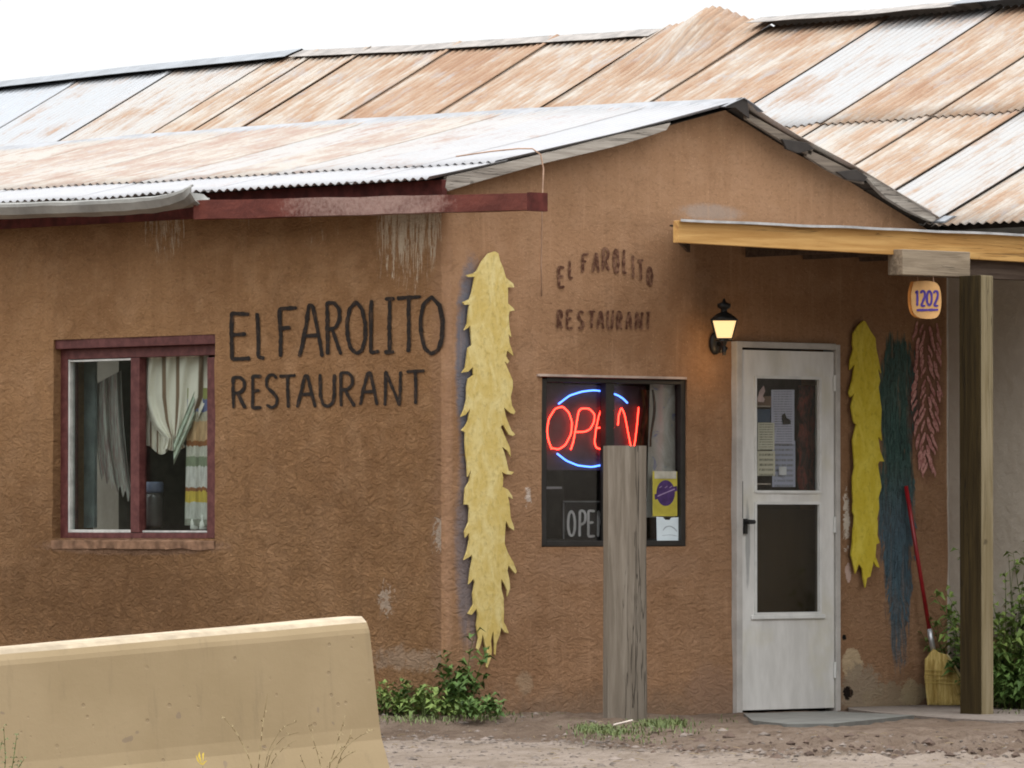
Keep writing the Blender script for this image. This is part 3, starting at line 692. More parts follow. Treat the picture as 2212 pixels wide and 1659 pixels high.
# ================================================================== LEFT WINDOW
def glassm(name, tint=(.9, .93, .92), refl=.01):
    m = bpy.data.materials.new(name); m.use_nodes = True; t = m.node_tree; t.nodes.clear()
    o = t.nodes.new('ShaderNodeOutputMaterial'); g = t.nodes.new('ShaderNodeBsdfGlossy'); g.inputs['Roughness'].default_value = .06
    tr = t.nodes.new('ShaderNodeBsdfTransparent'); tr.inputs[0].default_value = (*tint, 1)
    mx = t.nodes.new('ShaderNodeMixShader'); ge = t.nodes.new('ShaderNodeNewGeometry'); dt = t.nodes.new('ShaderNodeVectorMath'); dt.operation = 'DOT_PRODUCT'
    t.links.new(ge.outputs['Normal'], dt.inputs[0]); t.links.new(ge.outputs['Incoming'], dt.inputs[1])
    def mth(op, a, b):
        x = t.nodes.new('ShaderNodeMath'); x.operation = op
        for k, v in enumerate((a, b)):
            if isinstance(v, bpy.types.NodeSocket): t.links.new(v, x.inputs[k])
            else: x.inputs[k].default_value = v
        return x.outputs[0]
    sch = mth('POWER', mth('SUBTRACT', 1.0, mth('ABSOLUTE', dt.outputs['Value'], 0)), 5.0)
    mr = t.nodes.new('ShaderNodeMapRange'); mr.inputs['To Min'].default_value = refl + .035; mr.inputs['To Max'].default_value = 1.0
    t.links.new(sch, mr.inputs['Value']); t.links.new(mr.outputs[0], mx.inputs[0]); t.links.new(tr.outputs[0], mx.inputs[1]); t.links.new(g.outputs[0], mx.inputs[2]); t.links.new(mx.outputs[0], o.inputs[0])
    return m
M_GLASS = glassm('window_glass'); M_GLASS_N = glassm('dimming_glass', (.76, .77, .78)); M_GLASS_D = glassm('dusty_glass', (.86, .9, .89), .02)  # front panes tinted to darken the window so the neon glow shows
mq = Mat('maroon_window_paint', .6, .3); v = mq.noise(mq.obj, 18, 5, .7); mq.col(mq.mix(mq.range(v, .35, .7), (.075, .020, .018), (.135, .045, .040))); M_MAR = mq.m
M_WHTF = plain('white_sash_metal', (.50, .50, .47), .5, .4, .1, .2, 12)
M_SILL = plain('mud_sill', (.23, .135, .085), .9, .1, 0, .4, 12, .008, 30)
wd = MB(); X0 = .06
def LR(x0, x1, y0, y1, X): return rectX(x0, x1, y0, y1, X)
def lbox(mb, x0, x1, y0, y1, X0, X1, mi=0):
    a, b, c, d = rectX(x0, x1, y0, y1, X0); mb.box(X0, X1, a, b, c, d, mi)
lbox(wd, 118, 146, 775, 1163, .05, .13); lbox(wd, 118, 466, 750, 772, .05, .13); lbox(wd, 447, 466, 772, 1163, .052, .13); lbox(wd, 146, 447, 1151, 1163, .05, .13)
WIN = wd.build('window', M_MAR, REST, bevel=.003); WIN['label'] = 'maroon framed sliding window of the side wall'
mb = MB(); lbox(mb, 104, 466, 727, 749, .01, .13); mb.build('header', M_MAR, WIN, bevel=.004)
mb = MB(); lbox(mb, 282, 301, 773, 1150, .047, .10); mb.build('mullion', M_MAR, WIN, bevel=.002)
mb = MB(); lbox(mb, 146, 151, 776, 1150, .055, .09); lbox(mb, 151, 282, 776, 780, .055, .09); lbox(mb, 151, 282, 1144, 1150, .055, .09); mb.build('sash', M_WHTF, WIN)
mb = MB(); lbox(mb, 301, 306, 773, 1150, .07, .1); lbox(mb, 306, 447, 1146, 1150, .07, .1); mb.build('sash', M_WHTF, WIN)
mb = MB(); lbox(mb, 151, 282, 780, 1144, .075, .079); mb.build('pane', M_GLASS_D, WIN)
mb = MB(); lbox(mb, 306, 447, 773, 1146, .085, .089); mb.build('pane', M_GLASS, WIN)
mb = MB(); a_, b_, c_, d_ = rectX(114, 466, 1164, 1182, 0); N = 24
for i in range(N):
    ys_ = [lerp(a_, b_, i/N), lerp(a_, b_, (i+1)/N)]; w = [.012*nz(y*6, 3, 3) for y in ys_]
    P = [[Vector((-.008+.3*w_, y, c_ - .01 + w_)), Vector((-.014+.5*w_, y, d_ - .012)), Vector((.05, y, d_ + .002)), Vector((.13, y, d_+.004))] for y, w_ in zip(ys_, w)]
    for k in range(3): mb.quad(P[0][k], P[0][k+1], P[1][k+1], P[1][k])
mb.build('sill', M_SILL, WIN, smooth=True)
# things behind the left window
def cloth(name, label, cat, fn, nu, nv, mat, loc):
    mb = MB(); uvs = []
    for j in range(nv+1):
        for i in range(nu+1): p = fn(i/nu, j/nv); mb.v.append(p); uvs.append((i/nu, j/nv))
    for j in range(nv):
        for i in range(nu): a = j*(nu+1)+i; mb.f.append((a, a+1, a+nu+2, a+nu+1)); mb.m.append(0)
    o = mb.build(name, mat, loc=loc, smooth=True, uvs=uvs); tag(o, label, cat); return o
mcu = Mat('cream_curtain', .9, .1); uu = mcu.xyz(mcu.uv)[0]
def cst(a_, w_): return mcu.range(mcu.math('ABSOLUTE', mcu.math('SUBTRACT', uu, a_)), w_, w_*.5)
mcu.col(mcu.mix(mcu.math('MAXIMUM', cst(.36, .04), mcu.math('MAXIMUM', cst(.56, .035), cst(.90, .05))), mcu.mix(mcu.noise(mcu.obj, 5), (.66, .61, .52), (.80, .75, .65)), (.20, .13, .085))); M_CURT = mcu.m
def curt(u, v):
    wid = [(0, 300, 450), (.45, 302, 448), (.72, 325, 425), (.90, 360, 392), (1, 352, 400)]
    a = interp([(q[0], q[1]) for q in wid], v); b = interp([(q[0], q[2]) for q in wid], v)
    x = lerp(a, b, u); y = lerp(768, 966, v) + 8*math.sin(u*3.14)*(v > .9)
    if u < .12 and v > .7: y += 4
    return onX(x, y, .125 + .018*math.sin(u*26 + 2*math.sin(v*3)) * (1 - .4*v))
cloth('curtain', 'cream pleated curtain gathered in a knot behind the side window', 'curtain', curt, 60, 20, M_CURT, onX(375, 770, .17))
def curt2(u, v):
    x = lerp(300, 372, u); y = lerp(lerp(850, 900, 0), 985 - 20*abs(u-.5), v) if 0 else lerp(860 + 85*u, 972 - 10*math.sin(u*7), v)
    return onX(x, y, .15 + .012*math.sin(u*30))
cloth('curtain_swag', 'left half of the cream curtain pulled across to its knot', 'curtain', curt2, 24, 8, M_CURT, onX(330, 900, .17))
def curt3(u, v):
    x = lerp(375, 420, u); y = lerp(955 - 110*u, 985 - 100*u + 20, v)
    return onX(x, y, .11 + .008*math.sin(v*14))
M_SWAG = plain('pale_green_cloth', (.42, .47, .38), .9, .1)
cloth('cloth_swag', 'pale greenish cloth slanting from the curtain knot towards the striped blanket', 'cloth', curt3, 12, 10, M_SWAG, onX(390, 900, .165))
ms = Mat('striped_blanket', .95, .1); uvx = ms.xyz(ms.uv); cr = ms.n('ShaderNodeValToRGB'); cr.color_ramp.interpolation = 'CONSTANT'
st = [(0, (.35, .36, .12)), (.08, (.16, .19, .38)), (.17, (.55, .50, .38)), (.24, (.62, .40, .22)), (.38, (.33, .13, .05)), (.42, (.60, .58, .50)), (.50, (.26, .30, .20)), (.57, (.66, .64, .60)), (.72, (.30, .12, .05)), (.75, (.62, .46, .08)), (.83, (.55, .55, .50)), (.95, (.3, .3, .25))]
for i, (p, c) in enumerate(st):
    e = cr.color_ramp.elements[i] if i < 2 else cr.color_ramp.elements.new(p); e.position = p; e.color = (*c, 1)
wv = ms.noise(ms.uv, 9, 4, .6); ms.l(ms.math('ADD', uvx[1], ms.math('MULTIPLY', ms.math('SUBTRACT', wv, .5), .05)), cr.inputs[0]); ms.col(ms.mix(ms.range(wv, .3, .7), ms.mix(.40, cr.outputs[0], (.05, .04, .03)), ms.mix(.1, cr.outputs[0], (.05, .04, .03))))
cloth('striped_blanket', 'blanket striped white, orange, yellow and blue hanging at the right of the side window', 'blanket', lambda u, v: onX(lerp(405 - 6*v, 449, u), lerp(838, 1135, v), .135 + .010*math.sin(u*12)), 14, 30, ms.m, onX(428, 990, .17))
mg = Mat('grey_serape', .95, .1); vv = mg.noise(mg.map(mg.uv, (14, 2, 1)), 2, 4, .7); mg.col(mg.mix(mg.range(vv, .35, .65), mg.mix(mg.noise(mg.uv, 6, 2), (.15, .13, .13), (.34, .17, .15)), (.42, .42, .38)))
cloth('hanging_shawl', 'grey patterned shawl with fringe hanging behind the left pane of the side window', 'shawl', lambda u, v: onX(lerp(lerp(206, 218, v), lerp(262, 290, v), u) - 6*math.sin(v*3), lerp(800 + 30*(1-u), 1085 - 60*(1-u) + 10*math.sin(u*40), v), .24 + .02*math.sin(u*14)), 40, 20, mg.m, onX(250, 950, .24))
mb = MB(); lbox(mb, 152, 204, 772, 1140, .22, .24)
tag(mb.build('grey_panel', plain('grey_board', (.21, .23, .225), .8, .2), loc=onX(180, 900, .22)), 'tall plain grey panel standing at the left side of the side window', 'panel')
M_JAR = plain('jar_body', (.10, .085, .08), .3, .5); M_LID = plain('jar_lid', (.15, .17, .25), .4, .4)
pj = onX(332, 1140, .22); J = thing('jar', 'blue-lidded jar standing on the sill behind the right pane of the side window', 'jar', pj)
MB().lathe([(.05, 0), (.058, .02), (.058, .17), (.05, .20)], pj, 20).build('jar_body', M_JAR, J, smooth=True); MB().lathe([(.056, .2), (.057, .215), (.057, .25), (.05, .262)], pj, 20).build('lid', M_LID, J, smooth=True)
M_CER = plain('white_ceramic', (.62, .61, .56), .4, .4)
for i, (x, h, lb) in enumerate(((422, .13, 'small white ceramic bird figure on the sill right of the jar'), (441, .10, 'squat white ceramic figure below the striped blanket'))):
    p = onX(x, 1146, .15); mb = MB(); mb.lathe([(.022, 0), (.03, .01), (.027, h*.4), (.014, h*.65), (.019, h*.8), (.008, h)], p, 12)
    mb.tube([p+Vector((0, 0, h*.3)), p+Vector((0, -.03, h*.5)), p+Vector((0, -.05, h*.45))], [.012, .008, .002], 6); tag(mb.build('ceramic_figure', M_CER, loc=p, smooth=True), lb, 'figurine')

# ================================================================== FRONT WINDOW with neon
M_BLKF = plain('dark_window_metal', (.022, .020, .018), .5, .4, .1)
def fbox(mb, x0, x1, y0, y1, Y0, Y1, mi=0):
    a, b, c, d = rectY(x0, x1, y0, y1, Y0); mb.box(a, b, Y0, Y1, c, d, mi)
mb = MB(); fbox(mb, 1170, 1181, 818, 1180, .012, .06); fbox(mb, 1181, 1472, 818, 828, .012, .06); fbox(mb, 1471, 1483, 818, 1180, .012, .06); fbox(mb, 1181, 1471, 1168, 1180, .012, .06)
W2 = mb.build('window', M_BLKF, REST, bevel=.003); W2['label'] = 'dark metal sliding window of the front wall with neon sign inside'
mb = MB(); fbox(mb, 1309, 1327, 828, 1168, .008, .055); mb.build('mullion', M_BLKF, W2, bevel=.002)
mb = MB(); fbox(mb, 1181, 1309, 828, 1168, .046, .05); mb.build('pane', M_GLASS_N, W2)
mb = MB(); fbox(mb, 1327, 1471, 828, 1168, .039, .043); mb.build('pane', M_GLASS_N, W2)
M_TRIM = plain('pale_trim', (.40, .31, .26), .8, .2)
mb = MB(); fbox(mb, 1163, 1484, 811, 816, -.02, .02); mb.build('drip_edge', M_TRIM, W2)
def emis(name, c, s):
    m = bpy.data.materials.new(name); m.use_nodes = True; b = m.node_tree.nodes['Principled BSDF']; b.inputs['Base Color'].default_value = (*[x*.3 for x in c], 1)
    b.inputs['Emission Color'].default_value = (*c, 1); b.inputs['Emission Strength'].default_value = s; return m
M_NR = emis('red_neon', (1.0, .026, .014), 24.0); M_NB = emis('blue_neon', (.08, .22, 1.0), 8.0)
def Zn(x, y): return 1157.9 + x/4, 794.9 + y/4
YN = .09
pn = onY(1240, 1010, YN); NEON = thing('neon_sign', 'lit red neon OPEN sign between blue neon arcs in the front window', 'neon sign', pn)
def neon(pts, mat, name, r=.0036):
    sp = smooth_poly([Zn(*p) for p in pts], 3); mb = MB(); mb.tube([onY(x, y, YN) for x, y in sp], r, 8); mb.build(name, mat, NEON, smooth=True)
neon([(135, 700), (105, 620), (95, 540), (110, 440), (165, 350), (232, 332), (285, 385), (312, 470), (303, 570), (255, 665), (195, 705), (142, 692)], M_NR, 'letter_tube')
neon([(300, 705), (322, 640), (345, 510), (368, 372), (388, 350), (460, 350), (508, 400), (500, 470), (468, 530), (420, 552), (345, 553)], M_NR, 'letter_tube')
neon([(640, 355), (565, 358), (545, 400), (520, 520), (505, 640), (518, 690), (560, 702), (650, 695)], M_NR, 'letter_tube'); neon([(528, 518), (640, 510)], M_NR, 'letter_tube')
neon([(708, 495), (713, 410), (738, 340), (765, 400), (790, 530), (815, 660), (838, 710), (855, 640), (872, 500), (886, 340)], M_NR, 'letter_tube')
neon([(195, 310), (290, 238), (400, 203), (500, 192), (610, 205), (700, 232), (750, 262), (790, 302)], M_NB, 'arc_tube', .0046)
neon([(183, 740), (260, 800), (360, 842), (480, 856), (600, 832), (700, 800), (790, 735)], M_NB, 'arc_tube', .0046)
mb = MB()
fbox(mb, 1166, 1395, 832, 1016, YN+.016, YN+.024); mb.build('backing', plain('neon_backing', (.085, .07, .075), .7, .2), NEON)
# lower painted OPEN board
M_SB = plain('black_board', (.012, .012, .014), .6, .2); M_SL = plain('grey_letter_paint', (.72, .70, .66), .8, .2)
pb_ = onY(1300, 1168, .08); B2 = thing('open_board', 'black OPEN board with grey letters standing low in the front window', 'sign', pb_)
mb = MB(); a, b, c, d = rectY(1216, 1398, 1082, 1168, .08); mb.box(a, b, .08, .092, c, d); mb.build('board', M_SB, B2, bevel=.002)
mb = MB(); fbox(mb, 1217, 1398, 1082, 1085, .074, .079); fbox(mb, 1217, 1219, 1086, 1166, .074, .079); mb.build('border', plain('dull_grey_border', (.22, .22, .22)), B2)
mb = MB()
for ch, x0, x1 in (('O', 1227, 1242), ('P', 1252, 1265), ('E', 1271, 1285), ('N', 1292, 1305)):
    for k, stt in enumerate(GL[ch]): ribbon(mb, [(x0+a*(x1-x0), 1103 + b*(1159-1103)) for a, b in stt], 5.4, lambda x, y, k=k: onY(x, y, .078 - .0006*k), 1, rough=.05)
mb.build('letters', M_SL, B2)
# right-hand pane contents
mc = Mat('grey_painted_panel', .9, .1); v = mc.noise(mc.obj, 4, 4, .6, 1.2); v2 = mc.noise(mc.obj, 11, 3, .6, .8)
c = mc.mix(mc.range(v, .4, .6), (.58, .56, .47), (.80, .80, .70)); c = mc.mix(mc.range(v2, .6, .68), c, (.22, .27, .48)); mc.col(c)
def pan(u, v): return onY(lerp(1404, 1462, u) - 8*v*(1-u), lerp(826, 1118, v), .075 + .012*math.sin(u*9))
cloth('window_drape', 'pale grey-green drape at the right side of the front window', 'drape', pan, 20, 10, mc.m, onY(1435, 1000, .075))
ml = Mat('brown_drape_cloth', .9, .1); v = ml.noise(ml.map(ml.obj, (1, 1, .3)), 22, 4, .6, 1.); ml.col(ml.mix(ml.range(v, .4, .6), (.04, .018, .010), (.16, .08, .035)))
cloth('brown_drape', 'dark brown and rust scarf hanging beside the neon sign', 'scarf', lambda u, v: onY(lerp(1384, 1412, u)+5*math.sin(v*5), lerp(842, 965, v), .085+.008*math.sin(u*12)), 12, 8, ml.m, onY(1395, 900, .15))
M_YEL = plain('yellow_poster', (.42, .36, .055), .7, .2, 0, .2); M_PUR = plain('purple_print', (.06, .03, .11), .7, .2, 0, .3, 20); M_WP = plain('white_card', (.62, .70, .74), .6, .2, 0, .06)
pp = onY(1435, 1110, .034); PO = thing('yellow_poster', 'yellow sticker with a purple disc and ribbon in the front window corner', 'sticker', pp)
mb = MB(); fbox(mb, 1410, 1463, 1018, 1115, .035, .0365); mb.build('paper', M_YEL, PO)
mb = MB(); fbox(mb, 1414, 1461, 1018, 1034, .0335, .0345); mb.build('top_strip', plain('cream_strip', (.42, .40, .33), .7, .2), PO)
mb = MB(); mb.prism([onY(1438+20*math.cos(k*.2618), 1065+28*math.sin(k*.2618), .034) for k in range(24)], (0, .0008, 0)); mb.prism([onY(x, y, .0335) for x, y in ((1414, 1068), (1462, 1049), (1463, 1060), (1415, 1080))], (0, .0003, 0)); mb.build('disc_print', M_PUR, PO)
mb = MB(); ribbon(mb, [(1420, 1072), (1458, 1056)], 2.2, lambda x, y: onY(x, y, .0331), 2); 
for q in (1424, 1436, 1446): ribbon(mb, [(q, 1054), (q+6, 1050)], 1.6, lambda x, y: onY(x, y, .0334), 2)
mb.build('ribbon_print', plain('lilac_print', (.3, .22, .34), .7, .2), PO)
mb = MB(); mb.prism([onY(x, y, .0325) for x, y in ((1418, 1116), (1432, 1117), (1437, 1123), (1446, 1123), (1450, 1118), (1469, 1117), (1471, 1168), (1419, 1170))], (0, .0006, 0))
WC = mb.build('white_card', M_WP, loc=onY(1445, 1143, .0325)); tag(WC, 'small white card with faint grey arc below the yellow sticker', 'card')
mb = MB(); ribbon(mb, [(1432, 1146), (1438, 1138), (1448, 1136), (1458, 1142), (1462, 1148)], 2.4, lambda x, y: onY(x, y, .0320), 2); ribbon(mb, [(1430, 1157), (1448, 1155), (1463, 1158)], 1.2, lambda x, y: onY(x, y, .0320), 5)
mb.build('arc_print', plain('grey_print', (.33, .38, .42), .7, .2), WC)
mb = MB(); fbox(mb, 1173, 1214, 1051, 1056, .12, .3); tag(mb.build('shelf', plain('shelf_edge', (.45, .43, .4), .6, .3), loc=onY(1190, 1053, .12)), 'thin pale shelf edge at the left of the front window below the neon', 'shelf')
mb = MB(); a, b, c, d = rectY(1176, 1460, 1160, 1172, .065); mb.box(a, b, .065, .28, c-.03, c+.02); mb.build('inner_sill', M_BLKF, W2)

# ================================================================== DOOR
md_ = Mat('white_door_paint', .55, .35); v = md_.noise(md_.map(md_.obj, (1, 1, .25)), 9, 5, .6); v3 = md_.noise(md_.obj, 3, 4, .6); xx = md_.xyz(md_.obj)
c = md_.mix(md_.range(v, .35, .7), (.55, .54, .515), (.68, .67, .645)); c = md_.mix(md_.math('MULTIPLY', md_.range(v3, .5, .7), .3), c, (.50, .46, .30))
c = md_.mix(md_.math('MULTIPLY', md_.ell(xx[0], xx[2], onY(1607, 1200).x, onY(1607, 1180).z, .016, .22, .6, v, .5), .6), c, (.16, .17, .17)); md_.col(c); M_DOOR = md_.m
M_CAS = plain('white_casing', (.42, .40, .375), .7, .25, 0, .13, 7, .003, 40)
mb = MB(); zb = -.005; zt = DO[3]
dx = lambda x: onY(x, 1150, -.03).x
dz = lambda y: onY(1700, y, -.03).z
x0, x1, x2, x3 = dx(1588), dx(1600), dx(1803), dx(1812)
mb.box(x0, x1, -.045, .06, zb-.03, dz(740)); mb.box(x2, x3, -.045, .06, zb-.01, dz(742)); mb.box(x1, x2, -.045, .06, dz(753), dz(740))
mb.build('door_frame', M_CAS, REST, bevel=.003)
DR = None; s0, s1 = x1+.004, x2-.006; g0, g1 = dx(1630), dx(1772); top = dz(758); bot = .012
mb = MB(); yf, yb_ = -.030, .008
mb.box(s0, g0, yf, yb_, bot, top); mb.box(g1, s1, yf, yb_, bot, top); mb.box(g0, g1, yf, yb_, dz(814), top); mb.box(g0, g1, yf, yb_, dz(1085), dz(1064)); mb.box(g0, g1, yf, yb_, bot, dz(1327))
DR = mb.build('door', M_DOOR, REST); DR['label'] = 'white storm door with two glass lights'
M_BEAD = plain('white_bead', (.60, .60, .58), .5, .35, 0, .1)
def ringbox(name, y0, y1):
    mb = MB(); za, zb2 = dz(y1), dz(y0); w = .012
    mb.box(g0-.004, g0+w, yf-.008, yf+.012, za, zb2); mb.box(g1-w, g1+.004, yf-.008, yf+.012, za, zb2); mb.box(g0+w, g1-w, yf-.008, yf+.012, zb2-w, zb2+.004); mb.box(g0+w, g1-w, yf-.008, yf+.012, za-.004, za+w); mb.build(name, M_BEAD, DR)
ringbox('glass_bead', 814, 1064); ringbox('glass_bead', 1085, 1327)
mb = MB(); mb.box(g0-.03, g1+.03, yf-.012, yf-.0005, dz(1337), dz(1328)); mb.build('ledge', M_BEAD, DR, bevel=.003)
M_DGL = glassm('door_glass', (.94, .95, .94), .005); M_SCR = glassm('screened_glass', (.66, .63, .56), .02)
mb = MB(); mb.box(g0+.004, g1-.004, -.016, -.012, dz(1064), dz(814)); mb.build('pane', M_DGL, DR)
mb = MB(); mb.box(g0+.004, g1-.004, -.016, -.012, dz(1327), dz(1085)); mb.build('pane', M_SCR, DR)
M_BLK = plain('black_iron', (.010, .010, .010), .45, .4)
mb = MB(); hx, hz = dx(1608), dz(1132); mb.box(hx-.012, hx+.010, yf-.016, yf-.001, hz-.055, hz+.03); mb.tube([(hx, yf-.03, hz+.012), (hx+.022, yf-.045, hz+.012), (hx+.034, yf-.042, hz+.012)], [.014, .012, .013], 10); mb.tube([(hx, yf-.001, hz+.012), (hx, yf-.045, hz+.012)], .012, 10)
mb.build('handle', M_BLK, DR, bevel=0)
mb = MB(); mb.box(hx-.017, hx-.013, yf-.003, yf-.0005, dz(1120), dz(1040)); mb.build('edge_strip', plain('dark_strip', (.09, .09, .09), .6, .3), DR)
mb = MB()
for z in (.18, 1.0, 1.8): mb.tube([(s1-.002, yf-.008, z), (s1-.002, yf-.008, z+.09)], .008, 8)
mb.build('hinge', M_BEAD, DR)
MB().box(s0, s1, .04, .05, -.02, .014).build('threshold', M_DARKTIN, REST)
# inner door seen through the lights
md2 = Mat('inner_door_wood', .7, .3); v = md2.noise(md2.map(md2.obj, (1, 1, .12)), 14, 5, .6); md2.col(md2.mix(v, (.045, .034, .022), (.13, .10, .06)))
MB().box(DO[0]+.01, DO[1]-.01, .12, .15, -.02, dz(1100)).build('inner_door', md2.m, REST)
def paper(name, label, x0, x1, y0, y1, Y, c, lines=0, lc=(.15, .15, .15), curl=.004, cat='notice'):
    def f(u, v): return onY(lerp(x0, x1, u), lerp(y0, y1, v), Y + curl*math.sin(u*3+v*2))
    m = Mat(name + '_paper', .8, .2); w = m.noise(m.map(m.uv, (18, 1, 1)), 3, 3, .6)
    cc = m.mix(m.noise(m.obj, 6, 2), tuple(x*.8 for x in c), c)
    if lines:
        yv = m.xyz(m.uv)[1]; xv = m.xyz(m.uv)[0]; s = m.math('FRACT', m.math('MULTIPLY', yv, float(lines)))
        on = m.math('MULTIPLY', m.range(s, .5, .6), m.range(w, .44, .5)); mg_ = m.math('MULTIPLY', m.range(xv, .08, .12), m.range(xv, .92, .88)); on = m.math('MULTIPLY', on, mg_)
        cc = m.mix(m.math('MULTIPLY', on, .75), cc, lc)
    m.col(cc); return cloth(name, label, cat, f, 8, 8, m.m, onY((x0+x1)/2, (y0+y1)/2, Y))
P1 = paper('paper_menu', 'long lavender sheet of small print taped inside the upper door glass', 1666, 1716, 842, 960, .02, (.46, .47, .60), 22)
paper('paper_menu', 'lower lavender sheet hanging under the long printed sheet on the door', 1668, 1718, 952, 1052, .028, (.38, .40, .52), 9)
paper('paper_card', 'narrow pale receipt at the bottom of the lavender sheets on the door', 1683, 1699, 1008, 1026, .012, (.62, .63, .66), 0)
paper('notice', 'cream notice with rounded dark printed panel at the left of the door glass', 1637, 1673, 913, 972, .0, (.58, .56, .46), 11, (.08, .08, .06))
paper('notice', 'cream lettered notice under the rounded one on the door', 1636, 1674, 974, 1028, .0, (.58, .55, .44), 5, (.05, .05, .04))
paper('postcard', 'dark blue postcard above the cream notices on the door', 1634, 1664, 884, 912, .004, (.05, .08, .13), 0)
paper('postcard', 'tan card with a thin pale rim near the top left of the door glass', 1632, 1666, 856, 880, .006, (.16, .10, .07), 0)
mb = MB(); fbox(mb, 1629, 1664, 876, 879, -.004, -.002); fbox(mb, 1633, 1665, 1044, 1047, -.004, -.002); tag(mb.build('tape_strips', plain('tape', (.33, .28, .24), .5, .3), loc=onY(1646, 878)), 'thin pale tape strips across the left of the door glass', 'tape')
mb = MB(); mb.prism([onY(x, y, .006) for x, y in ((1637, 862), (1640, 846), (1650, 833), (1653, 845), (1648, 856), (1652, 862), (1650, 869), (1638, 868))], (0, .003, 0)); tag(mb.build('paper_bell', plain('bell_paper', (.48, .35, .34), .7, .2), loc=onY(1645, 850, .006)), 'small pink and white paper bell at the top left of the door glass', 'decoration')
mb = MB(); mb.prism([onY(x, y, .012) for x, y in ((1690, 897), (1696, 892), (1699, 903), (1708, 908), (1708, 916), (1692, 917))], (0, .003, 0)); tag(mb.build('black_clip', M_BLK, loc=onY(1698, 905, .012)), 'small black clip on the lavender sheet inside the door', 'clip')
mrr = Mat('dried_chiles', .7, .3); v = mrr.noise(mrr.map(mrr.obj, (1, 1, .4)), 30, 4, .7, 1); mrr.col(mrr.mix(mrr.range(v, .4, .65), (.015, .005, .004), (.17, .03, .02)))
cloth('red_hanging', 'dark red string of dried chiles hanging behind the right side of the door glass', 'ristra', lambda u, v: onY(lerp(1724, 1762, u)+3*math.sin(v*20), lerp(832, 1058, v), .08-.03*math.sin(u*3.14)), 10, 20, mrr.m, onY(1742, 930, .06))

# ================================================================== YELLOW RISTRA CUTOUTS
def ristram(name, c, c2):
    m = Mat(name, .7, .25); v = m.noise(m.map(m.obj, (1, 1, .6)), 11, 5, .65, .8); w = m.noise(m.map(m.obj, (1, 1, .75)), 34, 5, .65)
    cc = m.mix(m.range(v, .35, .7), c, c2); cc = m.mix(m.math('MULTIPLY', m.range(w, .50, .68), .5), cc, tuple(x*.62 for x in c)); m.col(cc); m.bump(w, .006); return m.m
Z4 = [(350,85),(300,100),(250,160),(215,230),(190,248),(135,262),(150,274),(200,272),(190,330),(175,400),(160,440),(110,462),(125,480),(160,478),(150,560),(145,620),(122,668),(150,650),(165,630),(172,700),(178,780),(150,800),(140,880),(130,950),(105,982),(150,975),(185,940),(190,1000),(150,1030),(140,1100),(140,1180),(120,1260),(97,1308),(130,1295),(165,1250),(150,1340),(130,1380),(102,1410),(130,1425),(128,1500),(135,1600),(143,1655)]
Z5 = [(147,95),(172,40),(160,130),(130,180),(122,300),(150,300),(160,330),(155,430),(125,500),(130,545),(155,510),(160,560),(145,640),(120,710),(165,685),(178,670),(183,700),(165,800),(155,890),(190,850),(200,880),(185,960),(190,1040),(150,1108),(175,1118),(213,1070),(222,1110),(213,1200),(228,1290),(213,1365),(225,1383),(245,1330),(257,1260),(265,1290),(280,1360),(297,1420),(285,1500),(292,1512),(318,1440),(325,1380),(318,1310),(335,1235),(345,1330),(345,1410),(352,1418),(360,1330),(385,1260),(395,1210),(420,1245),(450,1255),(430,1200),(412,1170),(415,1100),(412,990),(395,920),(395,850),(420,890),(440,940),(440,980),(460,920),(455,850),(440,790),(450,750),(480,790),(500,812),(510,795),(485,730),(445,660),(420,590),(425,480),(430,420),(455,470),(490,492),(490,470),(465,400),(455,290),(445,240),(480,258),(475,235),(445,190),(405,170),(410,100),(400,60),(430,75),(470,78),(490,60),(450,50),(440,5)]
Z4b = [(435,1640),(420,1580),(400,1530),(440,1560),(465,1605),(460,1540),(420,1450),(390,1380),(410,1370),(450,1440),(480,1452),(498,1440),(470,1410),(430,1310),(415,1240),(460,1280),(490,1290),(500,1270),(475,1230),(465,1160),(480,1100),(480,1040),(450,970),(420,900),(440,915),(455,900),(430,860),(440,820),(485,858),(475,820),(455,760),(450,700),(470,720),(465,690),(455,640),(450,560),(455,530),(495,520),(480,500),(445,470),(445,350),(490,350),(485,325),(430,280),(410,210),(385,150),(375,100)]
pts = [(967.7+x*.29166, 518.4+y*.29166) for x, y in Z4] + [(967.7+x*.29166, 1002.3+y*.29166) for x, y in Z5] + [(967.7+x*.29166, 518.4+y*.29166) for x, y in Z4b]
def cutout(pts, Y, th, mat, label, name='chile_ristra_cutout', group='yellow chile ristra cutouts on the front wall'):
    mb = MB(); mb.prism([onY(x, y, Y) for x, y in pts], (0, th, 0)); o = mb.build(name, mat, loc=onY(pts[0][0], pts[-1][1], Y)); tag(o, label, 'ristra cutout', group)
    return o
cutout(pts, -.028, .009, ristram('pale_yellow_paint', (.56, .42, .13), (.66, .55, .25)), 'long pale yellow chile ristra cutout on the front wall left of the neon window')
Z5c = [(1155,215),(1120,250),(1090,300),(1085,370),(1092,400),(1070,470),(1065,540),(1100,500),(1085,600),(1060,690),(1070,720),(1097,690),(1075,780),(1090,870),(1095,885),(1110,900),(1085,1000),(1095,1130),(1098,1180),(1085,1250),(1085,1330),(1090,1400),(1085,1470),(1098,1500),(1092,1600)]
Z6c = [(1090,50),(1085,150),(1076,230),(1095,310),(1103,352),(1125,290),(1150,320),(1155,380),(1168,445),(1180,380),(1200,372),(1215,310),(1222,270),(1240,305),(1263,315),(1235,240),(1240,160),(1262,150),(1245,90),(1250,10)]
